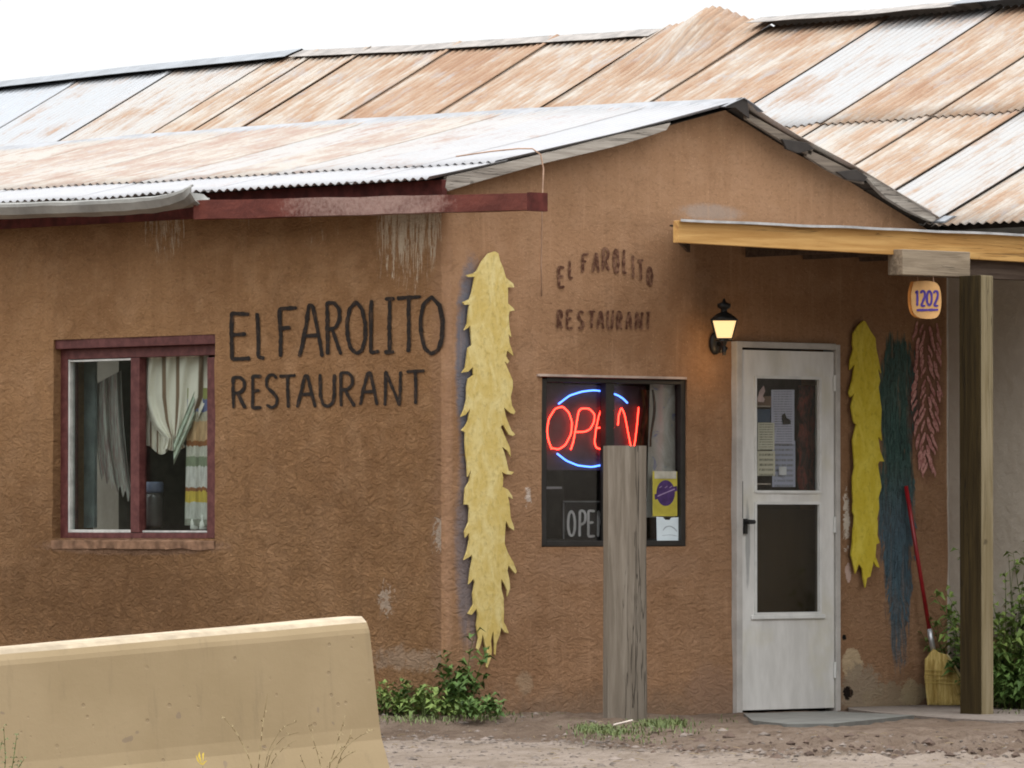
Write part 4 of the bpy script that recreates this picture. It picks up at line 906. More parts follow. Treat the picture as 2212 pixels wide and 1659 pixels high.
Z5d = [(1250,1620),(1245,1520),(1260,1450),(1255,1380),(1274,1310),(1265,1250),(1250,1160),(1262,1140),(1292,1142),(1265,1070),(1252,980),(1278,1005),(1270,930),(1275,800),(1255,650),(1266,610),(1250,530),(1272,560),(1255,470),(1240,400),(1235,330),(1200,280),(1170,222)]
pts = [(1486.2+x/3.0475, 622.1+y/3.0475) for x, y in Z5c] + [(1486.2+x/3.0475, 1123.3+y/3.0475) for x, y in Z6c] + [(1486.2+x/3.0475, 622.1+y/3.0475) for x, y in Z5d]
cutout(pts, -.035, .010, ristram('bright_yellow_paint', (.55, .43, .035), (.66, .55, .08)), 'narrow bright yellow chile ristra cutout right of the white door under the porch')

# ================================================================== WALL LAMP
lc = onY(1564, 712, -.17); LP = thing('wall_lantern', 'lit black lantern with warm tapered glass on the wall left of the door', 'lamp', onY(1545, 742, 0))
mg2 = bpy.data.materials.new('lit_frosted_glass'); mg2.use_nodes = True; nt = mg2.node_tree; b = nt.nodes['Principled BSDF']; tcn = nt.nodes.new('ShaderNodeTexCoord')
b.inputs['Base Color'].default_value = (.8, .6, .35, 1); b.inputs['Emission Color'].default_value = (1, .66, .28, 1); b.inputs['Emission Strength'].default_value = 1.05; b.inputs['Roughness'].default_value = .4
rot = R_(3)
rt_, rb_ = .098, .060; h0, h1 = -.052, .052
def corner(r, z, k): a = rot + k*math.pi/2; return lc + Vector((r*math.cos(a), r*math.sin(a), z))
for k in range(4):
    mb = MB(); q = [corner(rb_*.96, h0, k), corner(rb_*.96, h0, k+1), corner(rt_*.96, h1, k+1), corner(rt_*.96, h1, k)]; mb.quad(*q); mb.build('glass_panel', mg2, LP)
mb = MB()
for k in range(4): mb.tube([corner(rb_, h0, k), corner(rt_, h1, k)], .004, 6)
for r, z in ((rb_, h0), (rt_, h1)):
    mb.tube([corner(r, z, k) for k in range(5)], .005, 6)
mb.build('frame', M_BLK, LP)
MB().lathe([(rt_*.82, h1+.002), (rt_*.6, h1+.02), (.04, h1+.035), (.018, h1+.045), (.018, h1+.06), (.036, h1+.07), (.038, h1+.09), (.012, h1+.1), (.004, h1+.12)], lc, 20, rot=rot).build('cap', M_BLK, LP, smooth=True)
MB().lathe([(.05, h0-.012), (.045, h0), ], lc, 16).lathe([(.008, h0-.09), (.014, h0-.07), (.01, h0-.04), (.02, h0-.012)], lc, 12).build('base', M_BLK, LP)
bp = onY(1544, 742, -.012); Mx = Matrix.Rotation(R_(90), 3, 'X')
mb = MB(); mb.lathe([(.058, 0), (.056, .012), (.03, .026)], bp, 24, M=Matrix.Diagonal((.7, 1, 1.1)).to_3x3() @ Mx); mb.build('back_plate', M_BLK, LP, smooth=True)
mb = MB(); mb.tube([bp+Vector((0, -.02, 0)), bp+Vector((0, -.09, -.03)), lc+Vector((0, .03, -.12)), lc+Vector((0, 0, h0-.01))], .011, 8); mb.build('arm', M_BLK, LP, smooth=True)
ld = bpy.data.lights.new('lantern_bulb', 'POINT'); ld.energy = .9; ld.color = (1, .62, .28); ld.shadow_soft_size = .03
lo = bpy.data.objects.new('bulb_light', ld); COL.objects.link(lo); lo.parent = LP; lo.location = (lc + Vector((0, -.02, -.2))) - ORG[LP.name]

# ================================================================== PORCH
YP = -1.15
M_HONEY = wood('honey_fascia_wood', (.42, .22, .065), (.60, .36, .13), 'x', .6, .002, 6, (.25, .11, .04))
M_BEAMD = wood('dark_beam_wood', (.06, .04, .03), (.11, .08, .06), 'x'); M_SHADE_CEIL = wood('shade_ceiling_wood', (.028, .018, .012), (.055, .036, .024), 'x')
fa, fb = onY(1465, 476, YP), onY(1465, 524, YP); ga, gb = onY(2212, 508, YP), onY(2212, 566, YP)
def ext(a, b, x): return a.z + (b.z-a.z)*(x-a.x)/(b.x-a.x)
XPE = XR - .02
PORCH = thing('porch_roof', 'flat wooden porch canopy with honey-coloured fascia over the door and yellow cutout', 'canopy', (2.5, YP, 0))
mb = MB(); mb.prism([Vector((fa.x, YP, fa.z)), Vector((XPE, YP, ext(fa, ga, XPE))), Vector((XPE, YP, ext(fb, gb, XPE))), Vector((fb.x, YP, fb.z))], (0, .04, 0)); mb.build('fascia_board', M_HONEY, PORCH, bevel=.003)
# roof sheet, left edge runs back to the wall on the skew
wl = onY(1476, 470, 0); zwall = fa.z + .05
M_MEM = plain('grey_roof_sheet', (.42, .42, .42), .6, .3, .1)
mb = MB(); q = [Vector((fa.x-.01, YP-.03, fa.z+.006)), Vector((XPE, YP-.03, ext(fa, ga, XPE)+.006)), Vector((XPE, -.02, zwall)), Vector((wl.x, -.02, zwall))]
n = 30; a0 = []; 
for i in range(n):
    t0, t1 = i/n, (i+1)/n; w0, w1 = .006*nz(t0*9, 1, 1), .006*nz(t1*9, 1, 1)
    e0, e1 = q[0].lerp(q[1], t0), q[0].lerp(q[1], t1); b0, b1 = q[3].lerp(q[2], t0), q[3].lerp(q[2], t1)
    e0 = e0 + Vector((0, 0, w0)); e1 = e1 + Vector((0, 0, w1)); dn = Vector((0, 0, -.013))
    mb.quad(e0, e1, b1, b0); mb.quad(e0+dn, b0+dn, b1+dn, e1+dn); mb.quad(e0+dn, e1+dn, e1, e0)
mb.build('roof_sheet', M_MEM, PORCH)
mb = MB(); mb.prism([Vector((fb.x+.01, YP+.045, fb.z+.02)), Vector((wl.x, -.03, fb.z+.02)), Vector((wl.x, -.03, zwall-.03)), Vector((fb.x+.01, YP+.045, fa.z-.02))], (.035, .012, 0)); mb.build('end_joist', M_BEAMD, PORCH)
x = wl.x + .45
while x < XPE-.1:
    zt_ = lambda xx_: ext(fa, ga, xx_)
    MB().box(x, x+.04, YP+.045, -.03, zt_(x)-.115, zt_(x)-.012).build('joist', M_BEAMD, PORCH); x += .45
nb = 9  # dark boards added below the porch sheet to deepen the shade
for k in range(nb):
    ya, yb2 = lerp(YP+.05, -.03, k/nb), lerp(YP+.05, -.03, (k+1)/nb) - .006
    xa = lerp(fa.x+.03, wl.x+.02, (k+.5)/nb); zc = lambda xx_: lerp(ext(fa, ga, xx_), zwall, (k+.5)/nb) - .018
    m_ = MB(); m_.prism([Vector((xa, ya, zc(xa))), Vector((XPE, ya, zc(XPE))), Vector((XPE, yb2, zc(XPE))), Vector((xa, yb2, zc(xa)))], (0, 0, -.008)); m_.build('shade_ceiling_board', M_SHADE_CEIL, PORCH)
mb = MB(); mb.box(onY(1965, 560, YP+.06).x, XPE, YP+.05, YP+.14, ext(fb, gb, 2.9)-.10, ext(fb, gb, 2.9)+.02); mb.build('beam', M_BEAMD, PORCH)
# weathered corbel block on the beam front
M_CORB = wood('weathered_block_wood', (.17, .13, .09), (.33, .265, .19), 'x', .85, .004, 7, (.10, .05, .025))
ca, cb = onY(1950, 565, YP-.07), onY(2096, 565, YP-.07); cz0, cz1 = onY(2020, 596, YP-.07).z, onY(2020, 541, YP-.07).z
mb = MB(); mb.box(ca.x, cb.x, YP-.07, YP+.045-.001, cz0, cz1); mb.build('corbel', M_CORB, PORCH, bevel=.004)
# post: a dark and a pale timber side by side
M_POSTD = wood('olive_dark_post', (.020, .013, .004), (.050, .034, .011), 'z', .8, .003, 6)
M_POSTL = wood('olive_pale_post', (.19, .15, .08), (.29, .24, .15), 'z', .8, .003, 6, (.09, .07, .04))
pc = onZ(2118, 1556, -.02); S = .132
POST = thing('porch_post', 'square timber porch post, dark on one face and pale on the other', 'post', pc)
ptop = ext(fb, gb, 2.9)-.10
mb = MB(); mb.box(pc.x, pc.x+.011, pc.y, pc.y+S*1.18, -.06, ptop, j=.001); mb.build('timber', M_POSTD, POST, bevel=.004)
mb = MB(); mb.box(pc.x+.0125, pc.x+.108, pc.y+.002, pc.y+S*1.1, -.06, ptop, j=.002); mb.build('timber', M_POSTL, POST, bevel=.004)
# hanging plaque
M_PLQ = plain('cream_orange_plaque', (.58, .33, .13), .6, .3, 0, .2, 6); M_PLO = plain('orange_rim', (.58, .22, .04), .6, .3); M_BLU = plain('blue_sign_paint', (.075, .045, .24), .7, .2)
def yrf(x, y, F): return onF(x, y, F)
FS = (onY(1995, 640, YP-.02) - CP).dot(FW)
PL = thing('hanging_sign', 'small rounded orange and cream sign with blue writing hanging from the porch corbel', 'sign', onF(1995, 690, FS))
rr = [(1974, 609), (1990, 606), (2012, 607), (2026, 611), (2032, 628), (2034, 648), (2032, 672), (2026, 687), (2008, 689), (1990, 688), (1979, 685), (1972, 675), (1968, 655), (1968, 630)]
ro = [(x-7, y) for x, y in rr]
def sm(p): return smooth_poly(p + [p[0]], 6)[:-1]
mb = MB(); mb.prism([yrf(x, y, FS) for x, y in sm(rr)], FW*.012); mb.build('plaque', M_PLQ, PL)
mb = MB(); mb.prism([yrf(x, y, FS+.014) for x, y in sm(ro)], FW*.014); mb.build('rim', M_PLO, PL)
mb = MB()
for ch, x0, x1 in (('1', 1978, 1984), ('2', 1988, 1999), ('0', 2002, 2013), ('2', 2016, 2027)):
    for k, stt in enumerate(GL[ch]): ribbon(mb, [(x0+a*(x1-x0), 627+b_*(661-627)) for a, b_ in stt], 5.0, lambda x, y, k=k: yrf(x, y, FS-.003-.0006*k), 1, rough=.2)
ribbon(mb, [(1980, 670), (2027, 669)], 5.0, lambda x, y: yrf(x, y, FS-.003), 4, rough=.3)
mb.build('writing', M_BLU, PL)
mb = MB()
for x in (1983, 2017): mb.tube([yrf(x, 610, FS+.004), yrf(x-1, 594, FS+.004)], .0022, 5)
mb.build('string', M_CORD, PL)

# ================================================================== GROUND, ROAD
def edgeF(R):
    pts = [(-40, 31.6), (-3, 31.4), (-.65, 31.2), (.2, 30.9), (.55, 30.2), (1.1, 29.4), (1.8, 29.0), (2.6, 29.3), (8, 30), (40, 31)]
    return interp(pts, R) + .05*nz(R*2.3, .5, 0) + .025*nz(R*9, 1.5, 0)
def hz_(R, t):
    if t < 0: z = -.075 + .012*max(t, -6) - .0*t
    else:
        wdt = 1.3 if R < 0.6 else 1.6
        z = lerp(-.066, -.004 + .034*ss(1.0, .2, R), ss(0, wdt*.8, t))
    near = ss(60, 12, abs(R)) * ss(-30, -8, t) * ss(30, 6, t)
    z += near*(.008*nz(R*1.7, t*1.7, 2) + (.010 if t < .1 else .016)*nz(R*6, t*7, 4) + .006*nz(R*19, t*17, 8))
    rb = ss(.9, 1.6, R)*ss(-.35, .05, t)*ss(1.9, .6, t)
    z += rb*(.06*max(0, nz(R*4, t*5, 21)) + .03*nz(R*13, t*11, 5) + .02*nz(R*30, t*26, 7))
    if t < 1: z -= .075*max(0, min(3.2, -(R+.55)))*ss(1, -2, t)
    return z
def nonuni(a, fine0, fine1, b, step, grow=1.35):
    g = []; x = fine0
    while x < fine1: g.append(x); x += step
    g.append(fine1); s = step; x = fine1
    while x < b: s *= grow; x += s; g.append(min(x, b))
    s = step; x = fine0; l = []
    while x > a: s *= grow; x -= s; l.append(max(x, a))
    return sorted(set(l + g))
Rs = nonuni(-400, -3, 4.2, 400, .03)
def terrain(ts, name, mat, kind='structure'):
    mb = MB(); uvs = []
    for t in ts:
        for R in Rs:
            p = RF(R, edgeF(R)+t, hz_(R, t)); mb.v.append(p)
    n = len(Rs)
    for j in range(len(ts)-1):
        for i in range(n-1): mb.f.append((j*n+i, j*n+i+1, (j+1)*n+i+1, (j+1)*n+i)); mb.m.append(0)
    tag(mb.build(name, mat, smooth=True), kind=kind)
def soil(name, c1, c2, c3, bump=.02):
    m = Mat(name, .95, .1); a = m.noise(m.obj, 2.2, 5, .6, .4); b = m.noise(m.obj, 14, 6, .7); g = m.noise(m.obj, 85, 3, .6)
    c = m.mix(m.range(a, .35, .65), c1, c2); c = m.mix(m.math('MULTIPLY', m.range(b, .48, .66), .8), c, c3); c = m.mix(m.math('MULTIPLY', m.range(g, .62, .7), .5), c, tuple(min(1, x*1.7) for x in c2))
    c = m.mix(m.math('MULTIPLY', m.range(g, .40, .33), .5), c, tuple(x*.5 for x in c1)); m.col(c)
    m.bump(m.math('ADD', b, m.math('MULTIPLY', g, .4)), bump); return m.m
M_DIRT = soil('red_brown_dirt', (.130, .093, .068), (.175, .132, .102), (.085, .058, .042), .03)
M_ROAD = soil('pale_gravel_road', (.195, .155, .122), (.245, .200, .165), (.135, .104, .080), .02)
tr = nonuni(-31+1, -5.5, 0, 0, .045) ; tr = [t for t in tr if t <= 0]
terrain([-32, -31] + tr[1:], 'road', M_ROAD)
tg = [0] + [i*.03 for i in range(1, 110)]; s = .03; x = tg[-1]
while x < 900: s *= 1.35; x += s; tg.append(x)
terrain(tg, 'ground', M_DIRT)
# unseen hill ring added to block low sky, raised highest behind the camera
mh = soil('added_hill_scrub', (.06, .07, .04), (.12, .10, .07), (.04, .055, .03), .5)
mb = MB(); NH = 180
for i in range(NH):
    a = 2*math.pi*i/NH; c_, s_ = math.cos(a), math.sin(a)
    for k, (rr_, hh_) in enumerate(((260, -3), (300, 6), (340, 15), (390, 19))):
        mb.v.append(Vector((c_*rr_, s_*rr_, hh_*(1 + 2.7*ss(.2, -.8, c_*FW.x + s_*FW.y) + .22*nz(c_*3, s_*3, k*.3) + .1*nz(c_*12, s_*12, k)) if hh_ > 0 else hh_)))
for i in range(NH):
    for k in range(3): j = (i+1) % NH; mb.f.append((i*4+k, j*4+k, j*4+k+1, i*4+k+1)); mb.m.append(0)
tag(mb.build('sky_blocking_hills', mh, smooth=True), kind='structure')
# loose stones and clods
def stone(mb, p, r, sq=.6):
    ph = [rnd.uniform(.7, 1.3) for _ in range(9)]; a0 = rnd.uniform(0, 6)
    vs = [p+Vector((0, 0, r*sq))]
    for k in range(5): a = a0+k*1.2566; vs.append(p+Vector((math.cos(a)*r*ph[k], math.sin(a)*r*ph[k], r*sq*.35*ph[k])))
    for k in range(5): a = a0+k*1.2566+.3; vs.append(p+Vector((math.cos(a)*r*ph[8-k]*.9, math.sin(a)*r*ph[8-k]*.9, -r*.4)))
    fs = [(0, 1+k, 1+(k+1) % 5) for k in range(5)] + [(1+k, 6+k, 6+(k+1) % 5, 1+(k+1) % 5) for k in range(5)]
    mb.add(vs, fs)
mb = MB()
for i in range(2200):
    R = rnd.uniform(-1, 2.9); t = rnd.uniform(-4.5, 1.3) if rnd.random() < .7 else rnd.gauss(.05, .12); r = abs(rnd.gauss(0, .007))+.004 if rnd.random() > .02 else rnd.uniform(.02, .032)
    stone(mb, RF(R, edgeF(R)+t, hz_(R, t)-r*.2), min(r, .03), .8)
tag(mb.build('pebbles', plain('pebble_grey', (.17, .14, .12), .9, .1, 0, .45, 9)), kind='stuff')
mb = MB()
for i in range(260):
    R = rnd.uniform(.5, 2.95); t = rnd.gauss(.10, .12) if rnd.random() < .5 else rnd.uniform(0, 1.0); r = abs(rnd.gauss(0, .013))+.006
    stone(mb, RF(R, edgeF(R)+t, hz_(R, t)-r*.25), min(r, .04), 1.0)
tag(mb.build('dirt_clods', plain('clod_brown', (.11, .078, .062), .95, .1, 0, .4, 9)), kind='stuff')
mb = MB()
for i in range(160):
    R = rnd.uniform(-.9, 2.9); t = rnd.uniform(-3, 1.6); p = RF(R, edgeF(R)+t, hz_(R, t)+.006); a = rnd.uniform(0, 6.28); l = rnd.uniform(.015, .06); d = Vector((math.cos(a)*l, math.sin(a)*l, rnd.uniform(0, .008)))
    mb.tube([p, p+d*.5+Vector((0, 0, .003)), p+d], .0015, 4)
tag(mb.build('straw_litter', plain('litter_straw', (.26, .20, .12), .9, .1, 0, .4, 9)), kind='stuff')
# porch slab and door step
M_SLAB = soil('dusty_concrete', (.19, .16, .138), (.23, .20, .175), (.14, .11, .095), .008)
mb = MB(); mb.prism([onZ(x, y, .012) for x, y in ((1835, 1532), (1905, 1540), (2060, 1552), (2140, 1556), (2330, 1560), (2330, 1500), (2000, 1490), (1815, 1505))], (0, 0, -.06))
tag(mb.build('porch_floor', M_SLAB), kind='structure')
mb = MB(); mb.prism([onZ(x, y, .016) for x, y in ((1606, 1541), (1625, 1556), (1700, 1564), (1800, 1563), (1900, 1553), (1975, 1545), (1900, 1541), (1830, 1538), (1800, 1536))], (0, 0, -.03))
tag(mb.build('door_step', plain('grey_slate', (.125, .125, .115), .7, .3, 0, .2, 8), loc=onZ(1780, 1560, 0)), 'thin grey stone slab on the ground in front of the white door', 'step')

# ================================================================== CONCRETE BARRIER
mbm = Mat('cream_barrier_paint', .75, .25); v = mbm.noise(mbm.obj, 1.5, 4, .55); v2 = mbm.noise(mbm.obj, 30, 4, .7); v4 = mbm.noise(mbm.obj, 16, 1, .5)
c = mbm.mix(mbm.range(v, .35, .65), (.285, .212, .118), (.325, .245, .142)); c = mbm.mix(mbm.math('MULTIPLY', mbm.range(v4, .73, .76), .6), c, (.20, .15, .11)); c = mbm.mix(mbm.math('MULTIPLY', mbm.range(v2, .62, .75), .25), c, (.22, .16, .10))
stk = mbm.noise(mbm.map(mbm.obj, (1, 1, .08)), 17, 5, .65); c = mbm.mix(mbm.math('MULTIPLY', mbm.range(stk, .54, .72), .30), c, (.185, .14, .085))
pit = mbm.n('ShaderNodeTexVoronoi'); pit.inputs['Scale'].default_value = 17; mbm.l(mbm.obj, pit.inputs['Vector']); pk = mbm.math('MULTIPLY', mbm.range(pit.outputs['Distance'], .16, .10), mbm.range(mbm.noise(mbm.obj, 6, 2), .50, .56))
c = mbm.mix(mbm.math('MULTIPLY', pk, .22), c, (.14, .10, .07)); chp = mbm.noise(mbm.obj, 7, 6, .75, .6); c = mbm.mix(mbm.math('MULTIPLY', mbm.range(chp, .70, .72), .55), c, (.38, .33, .27))
mbm.col(c); mbm.bump(mbm.math('SUBTRACT', mbm.math('MULTIPLY', v2, .3), mbm.math('MULTIPLY', pk, .4)), .004)
endp = onF(771, 1331, 24.2)
dl = (RT * -.84 + FW * -.543); dl.z = -.066; dl.normalize()          # along, away from its free end
dwd = Vector((RT * .543 + FW * -.84)); dwd.z = 0; dwd.normalize()     # towards the road
upv = dl.cross(dwd).normalized(); upv = upv if upv.z > 0 else -upv
prof = [(-.09, -.02), (-.07, 0), (.035, 0), (.068, -.006), (.092, -.022), (.106, -.046), (.112, -.065), (.148, -.44), (.158, -.49), (.18, -.54), (.245, -.70), (.245, -.81), (-.29, -.81), (-.29, -.70), (-.15, -.48), (-.102, -.04)]
mb = MB(); NS = 30; Lb = 4.6; n = len(prof)
for i in range(NS+1):
    s = Lb*i/NS
    for a, b in prof:
        cut = .02 if i == 0 else 0
        mb.v.append(endp + dl*(s + (.012 if i == 0 and abs(a) > .05 else 0)) + dwd*(a-.0) + upv*(b + .0015*nz(s*3, a*5, b)))
for i in range(NS):
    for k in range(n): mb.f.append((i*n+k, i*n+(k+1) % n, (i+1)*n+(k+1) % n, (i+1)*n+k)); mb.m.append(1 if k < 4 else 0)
mb.f.append(tuple(range(n))); mb.m.append(0); mb.f.append(tuple(reversed(range(NS*n, NS*n+n)))); mb.m.append(0)
mtp = plain('skylit_top_paint', (.40, .325, .23), .8, .2, 0, .22, 9, .003, 30)  # paler top faces: skylight on the edge painted into the colour
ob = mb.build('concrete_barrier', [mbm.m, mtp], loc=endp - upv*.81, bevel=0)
tag(ob, 'cream painted concrete road barrier with bright rounded top edge in the left foreground', 'barrier')

# ================================================================== WOOD POST in front of window
M_OLD = wood('grey_old_post', (.14, .115, .088), (.24, .205, .165), 'z', .9, .005, 6, (.14, .12, .08))
pF = 31.85; pcen = onF(1350, 1556, pF); ztp = onF(1350, 963, pF).z
mb = MB(); vs = []; nr = 14; 
side = RT * math.cos(.16) + FW * math.sin(.16); dep = Vector((-side.y, side.x, 0))
hw = .104
prof = [(-hw, -.07), (-hw+.008, -.08), (-.03, -.084), (.05, -.082), (hw-.008, -.078), (hw, -.066), (hw, .07), (hw-.01, .08), (-hw+.01, .08), (-hw, .07)]
for j in range(nr+1):
    z = lerp(-.1, ztp, j/nr); s = lerp(1.02, .99, j/nr)
    for k, (a, b) in enumerate(prof): vs.append(Vector((pcen.x, pcen.y, z)) + side*(a*s + .003*nz(z*3, k, 0)) + dep*(b + .003*nz(z*3, k, 5)))
n = len(prof); fs = [(j*n+k, j*n+(k+1) % n, (j+1)*n+(k+1) % n, (j+1)*n+k) for j in range(nr) for k in range(n)] + [tuple(range(nr*n, nr*n+n))]
mb.add(vs, fs); tag(mb.build('wood_post', M_OLD, loc=(pcen.x, pcen.y, 0)), 'weathered grey square post standing in front of the neon window', 'post')

# ================================================================== BROOM
bt = onY(1957, 1050, -.03); bb = onZ(2040, 1522, .012); jn = onY(2008, 1362, -.10)
ax = (jn - bt).normalized(); fe = onY(2016, 1405, -.115); sh = onY(2024, 1418, -.12)
BR = thing('broom', 'red handled corn broom leaning against the wall under the teal painting', 'broom', bb)
MB().tube([bt, bt.lerp(jn, .5), jn], [.0125, .012, .012], 12).build('handle', plain('red_enamel', (.25, .008, .012), .35, .5), BR, smooth=True)
MB().tube([jn - ax*.01, fe], [.0145, .0155], 12).build('ferrule', plain('ferrule_metal', (.45, .46, .48), .35, .5, .6), BR, smooth=True)
mst = Mat('broom_straw', .9, .15); v = mst.noise(mst.map(mst.obj, (1, 1, .12)), 60, 4, .7); mst.col(mst.mix(mst.range(v, .3, .7), (.38, .26, .07), (.66, .51, .20))); mst.bump(v, .004)
mb = MB(); hbF = (onY(2030, 1460, -.15)-CP).dot(FW)
outl = [(2016, 1402), (2022, 1404), (2030, 1410), (2046, 1414), (2058, 1430), (2074, 1462), (2080, 1500), (2078, 1520), (2050, 1524), (2012, 1522), (2004, 1500), (1998, 1455), (1998, 1425), (2008, 1412)]
mb.prism([onF(x, y, hbF-.018) for x, y in outl], FW*.034)
BH = mb.build('brush', mst.m, BR, bevel=.006)
mb = MB()
for i in range(240):
    u = rnd.random(); top = (lerp(2006, 2044, u), 1424 + rnd.uniform(-4, 4)); bo = (lerp(2004, 2084, u)+rnd.uniform(-2, 2), 1521+rnd.uniform(-6, 3)); md1 = (lerp(1997, 2066, u), 1460)
    f0 = hbF - .02 - rnd.uniform(0, .008)
    mb.tube([onF(*top, f0+.01), onF(*md1, f0), onF(*bo, f0)], .0018, 3, caps=False)
o = mb.build('straws', mst.m, BR); o['kind'] = 'stuff'
mb = MB()
for yy in (1446, 1456, 1466, 1474): mb.tube([onF(1998, yy, hbF-.03), onF(2030, yy+2, hbF-.034), onF(2066, yy+4, hbF-.03)], .0022, 5)
mb.build('stitching', plain('stitch_thread', (.50, .38, .12), .8, .2), BR)
mb = MB(); mb.tube([onF(2046, 1414, hbF-.02), onF(2060, 1434, hbF-.02), onF(2078, 1466, hbF-.02)], .005, 6); mb.build('shoulder_band', plain('pale_band', (.62, .52, .26), .7, .3), BR)

# ================================================================== PLANTS
def leafm(name, c1, c2):
    m = Mat(name, .6, .3); geo = m.n('ShaderNodeNewGeometry'); rn = geo.outputs['Random Per Island']; v = m.noise(m.obj, 9, 3, .6)
    m.col(m.mix(m.math('MULTIPLY', m.math('ADD', rn, v), .5), c1, c2)); m.b.inputs['Transmission Weight'].default_value = 0
    return m.m
M_LF = leafm('dark_weed_leaf', (.025, .060, .012), (.13, .22, .05)); M_LF2 = leafm('bright_weed_leaf', (.05, .10, .018), (.21, .28, .07)); M_DRY = leafm('dry_stem', (.14, .10, .045), (.32, .25, .12))
M_GRS = leafm('grass_blade', (.045, .075, .02), (.17, .20, .07)); M_STEM = plain('green_stem', (.08, .11, .03), .7, .2)
def leaf(mb, p, d, l, w, droop=.4):
    d = d.normalized(); s = d.cross(Vector((0, 0, 1)))
    if s.length < .05: s = Vector((1, 0, 0))
    s.normalize(); s = (s + Vector((0, 0, rnd.uniform(-.6, .6)))).normalized()
    m = p + d*l*.5 + Vector((0, 0, l*.08)); e = p + d*l - Vector((0, 0, l*droop))
    up = Vector((0, 0, w*.15)); mb.add([p, m+s*w*.5+up, m, m-s*w*.5+up, e], [(0, 1, 2), (0, 2, 3), (1, 4, 2), (2, 4, 3)])
def plant(name, label, base, stems, h, spread, lsize, mat, cat='weed', group=None, dens=14, lean=None, smat=None):
    T = thing(name, label, cat, base, group); ms_ = MB(); ml_ = MB()
    for i in range(stems):
        a = rnd.uniform(0, 6.283); rr = spread*math.sqrt(rnd.random()); b = base + Vector((math.cos(a)*rr, math.sin(a)*rr*.6, 0)); hh = h*rnd.uniform(.55, 1.05)*(1 - .45*(rr/spread)**2 if spread > .02 else 1)
        d = Vector((math.cos(a)*.35*rr/spread, math.sin(a)*.35*rr/spread, 1)); d += Vector((rnd.uniform(-.15, .15), rnd.uniform(-.15, .15), 0))
        if lean: d += lean
        pts = [b]; 
        for k in range(5): d = d + Vector((rnd.uniform(-.12, .12), rnd.uniform(-.12, .12), -.02)); pts.append(pts[-1] + d.normalized()*hh/5)
        ms_.tube(pts, [.004, .0035, .003, .0025, .002, .001], 4, caps=False)
        for k in range(dens):
            t = rnd.uniform(.12, 1)*5; q = int(min(t, 4.99)); p = pts[q].lerp(pts[q+1], t-q); a2 = rnd.uniform(0, 6.283)
            leaf(ml_, p, Vector((math.cos(a2), math.sin(a2), rnd.uniform(-.1, .9))), lsize*rnd.uniform(.6, 1.3), lsize*rnd.uniform(.35, .6), rnd.uniform(.1, .5))
    ms_.build('stem', smat or M_STEM, T); o = ml_.build('leaves', mat, T); return T
def gz(p): return 0.0
def gp(x, y): q = onZ(x, y+8, .025); return q
G = 'leafy weeds growing at the foot of the adobe walls'
plant('weed_clump', 'low leafy green weeds at the wall base right beside the barrier end', gp(850, 1538), 16, .20, .17, .055, M_LF2, group=G)
plant('weed_clump', 'taller leafy weed with a pointed top between the barrier and the wall corner', gp(888, 1538), 8, .28, .09, .055, M_LF, group=G)
plant('weed_clump', 'broad bright green weeds in the middle of the wall base clump', gp(935, 1542), 18, .18, .18, .06, M_LF2, group=G)
plant('weed_clump', 'tall upright dark sprig at the wall corner below the pale yellow cutout', gp(990, 1540), 11, .46, .035, .07, M_LF, group=G, dens=24, lean=Vector((.08, -.05, 0)))
plant('weed_clump', 'dark low weeds at the right end of the corner clump', gp(1035, 1545), 15, .17, .14, .055, M_LF, group=G)
G2 = 'shrubs against the pale wall behind the porch post'
def wp(x, dxm): q = onX(x, 1400, XR-dxm); return Vector((q.x, q.y, 0))
plant('shrub', 'dark leafy shrub between the building corner and the porch post', wp(2122, .06), 28, .66, .07, .08, M_LF, 'shrub', G2, 26)
plant('shrub', 'tall feathery weed with thin stems just left of the porch post', wp(2070, .02), 11, .92, .03, .05, M_LF2, 'shrub', G2, 20)
plant('shrub', 'yellow-green bushy shrub right of the porch post', wp(2180, .18), 36, .85, .18, .08, M_LF2, 'shrub', G2, 24)
plant('shrub', 'tall thin-leaved green plant at the right edge behind the shrub', wp(2200, .1), 18, 1.2, .16, .06, M_LF2, 'shrub', G2, 22)
plant('shrub', 'dark blue-green low shrub at the right edge of the porch floor', wp(2212, .3), 26, .45, .15, .08, M_LF, 'shrub', G2, 22)
plant('dry_weed', 'dry brown weed stalks among the shrubs right of the porch post', wp(2160, .22), 7, .72, .1, .04, M_DRY, 'weed', None, 12, None, M_DRY)
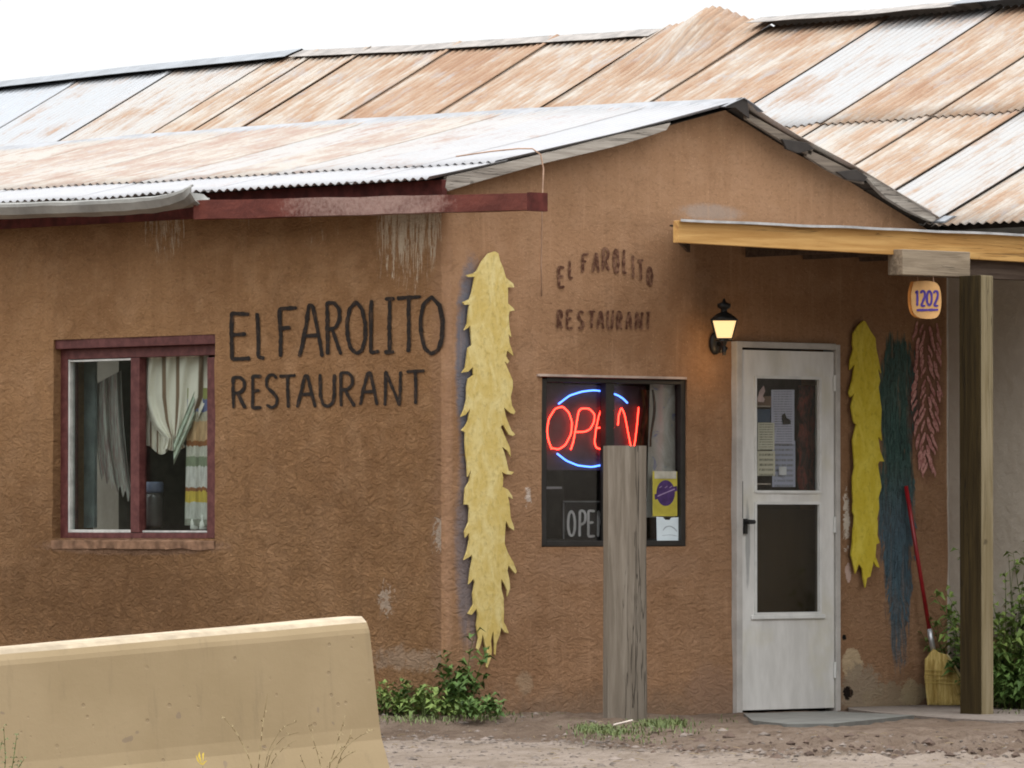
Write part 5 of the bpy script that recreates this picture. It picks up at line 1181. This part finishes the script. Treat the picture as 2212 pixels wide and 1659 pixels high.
# grass (nobody could count it)
mb = MB()
def tuft(x, y, n, h, sp, z=None):
    for i in range(n):
        b = onZ(x + rnd.gauss(0, sp), y + rnd.gauss(0, sp*.14), .02 if x < 1200 else -.005); a = rnd.uniform(0, 6.283); l = h*rnd.uniform(.4, 1.1); d = Vector((math.cos(a), math.sin(a), 0)); w = .0032; s = Vector((-d.y, d.x, 0))*w
        k = rnd.uniform(.3, 1.5); p1 = b + Vector((0, 0, l*.55)) + d*l*.35*k; p2 = b + Vector((0, 0, l*(1-.5*k))) + d*l*.9*k
        mb.add([b-s, b+s, p1+s*.8, p1-s*.8, p2], [(0, 1, 2, 3), (3, 2, 4)])
for x, y, n, h, sp in ((1240, 1564, 170, .045, 16), (1285, 1576, 260, .05, 26), (1330, 1584, 260, .045, 34), (1420, 1572, 330, .07, 26), (1450, 1568, 190, .06, 20), (1205, 1552, 70, .04, 18), (1340, 1594, 120, .03, 50), (1500, 1580, 40, .03, 30),
                       (850, 1556, 60, .04, 26), (900, 1556, 70, .045, 30), (960, 1556, 70, .045, 30), (1040, 1552, 70, .045, 26), (1090, 1548, 60, .05, 20), (1150, 1548, 40, .035, 30), (1600, 1560, 16, .03, 40), (2175, 1545, 40, .06, 30)):
    tuft(x, y, n, h, sp)
tag(mb.build('grass', M_GRS), kind='stuff')
mb = MB(); a = onZ(1325, 1566, .03); b = onZ(1366, 1556, .05); mb.tube([a, a.lerp(b, .5), b], .005, 5); tag(mb.build('stick', plain('pale_stick', (.55, .48, .42), .8, .2), loc=a), 'short pale stick lying in the grass at the foot of the grey post', 'stick')
# roadside dry weeds in front of the barrier
def drystalk(name, label, F, strokes, mat=M_DRY, r=.0018, leaves=0, cat='weed', lm=None, group=None):
    b0 = onF(strokes[0][0][0], strokes[0][0][1], F); T = thing(name, label, cat, b0, group); mb = MB(); ml_ = MB()
    for st in strokes:
        P = [onF(x, y, F + rnd.uniform(-.02, .02)) for x, y in smooth_poly(st, 10)]
        mb.tube(P, [lerp(r*1.3, r*.5, i/(len(P)-1)) for i in range(len(P))], 5)
        for k in range(leaves):
            p = P[rnd.randrange(len(P)//3, len(P))]; a = rnd.uniform(0, 6.28); leaf(ml_, p, Vector((math.cos(a), math.sin(a), .6)), .022, .007)
    mb.build('stem', mat, T)
    if leaves: ml_.build('leaves', lm or mat, T)
    return T
GG = 'dry roadside weeds in front of the barrier'
drystalk('dry_weed', 'faint straw-coloured grass fan in front of the barrier', 22.6, [[(552, 1720), (560, 1640), (568, 1560), (578, 1500)], [(560, 1720), (580, 1620), (610, 1570), (640, 1560)], [(560, 1720), (585, 1625), (612, 1590), (645, 1582)], [(560, 1720), (590, 1640), (620, 1608), (640, 1600)], [(556, 1720), (540, 1640), (510, 1580), (478, 1545)]], leaves=3, group=GG)
drystalk('dry_weed', 'brown twiggy weed at the foot of the barrier end', 22.6, [[(705, 1730), (712, 1650), (730, 1600), (745, 1550)], [(708, 1720), (740, 1620), (775, 1590), (800, 1580)], [(704, 1720), (690, 1640), (674, 1590), (668, 1570)], [(706, 1700), (735, 1640), (768, 1622)], [(700, 1720), (660, 1660), (650, 1635)], [(712, 1650), (755, 1600), (760, 1575)]], leaves=7, group=GG)
drystalk('dry_weed', 'grey-green blurred weed at the left bottom corner against the barrier', 19.5, [[(5, 1740), (12, 1640), (8, 1570)], [(10, 1740), (28, 1650), (36, 1590)], [(0, 1740), (-8, 1650), (5, 1600)], [(15, 1740), (35, 1665), (52, 1640)]], mat=M_STEM, leaves=16, lm=M_GRS, group=GG)
fl = drystalk('wildflower', 'single yellow flower on a short stem below the barrier', 22.4, [[(446, 1760), (442, 1700), (438, 1655)]], mat=M_STEM, cat='flower')
mb = MB(); p0 = onF(437, 1640, 22.4)
for k in range(7):
    a = k*.9; mb.add([p0 + RT*.004*math.cos(a) - Vector((0, 0, .022)), p0 + RT*(.020*math.cos(a)-.006) + Vector((0, 0, .022*math.sin(a)+.008)), p0 + RT*(.020*math.cos(a+.7)) + Vector((0, 0, .020*math.sin(a+.7)))], [(0, 1, 2)])
mb.build('petals', plain('yellow_petal', (.80, .60, .10), .6, .2), fl)
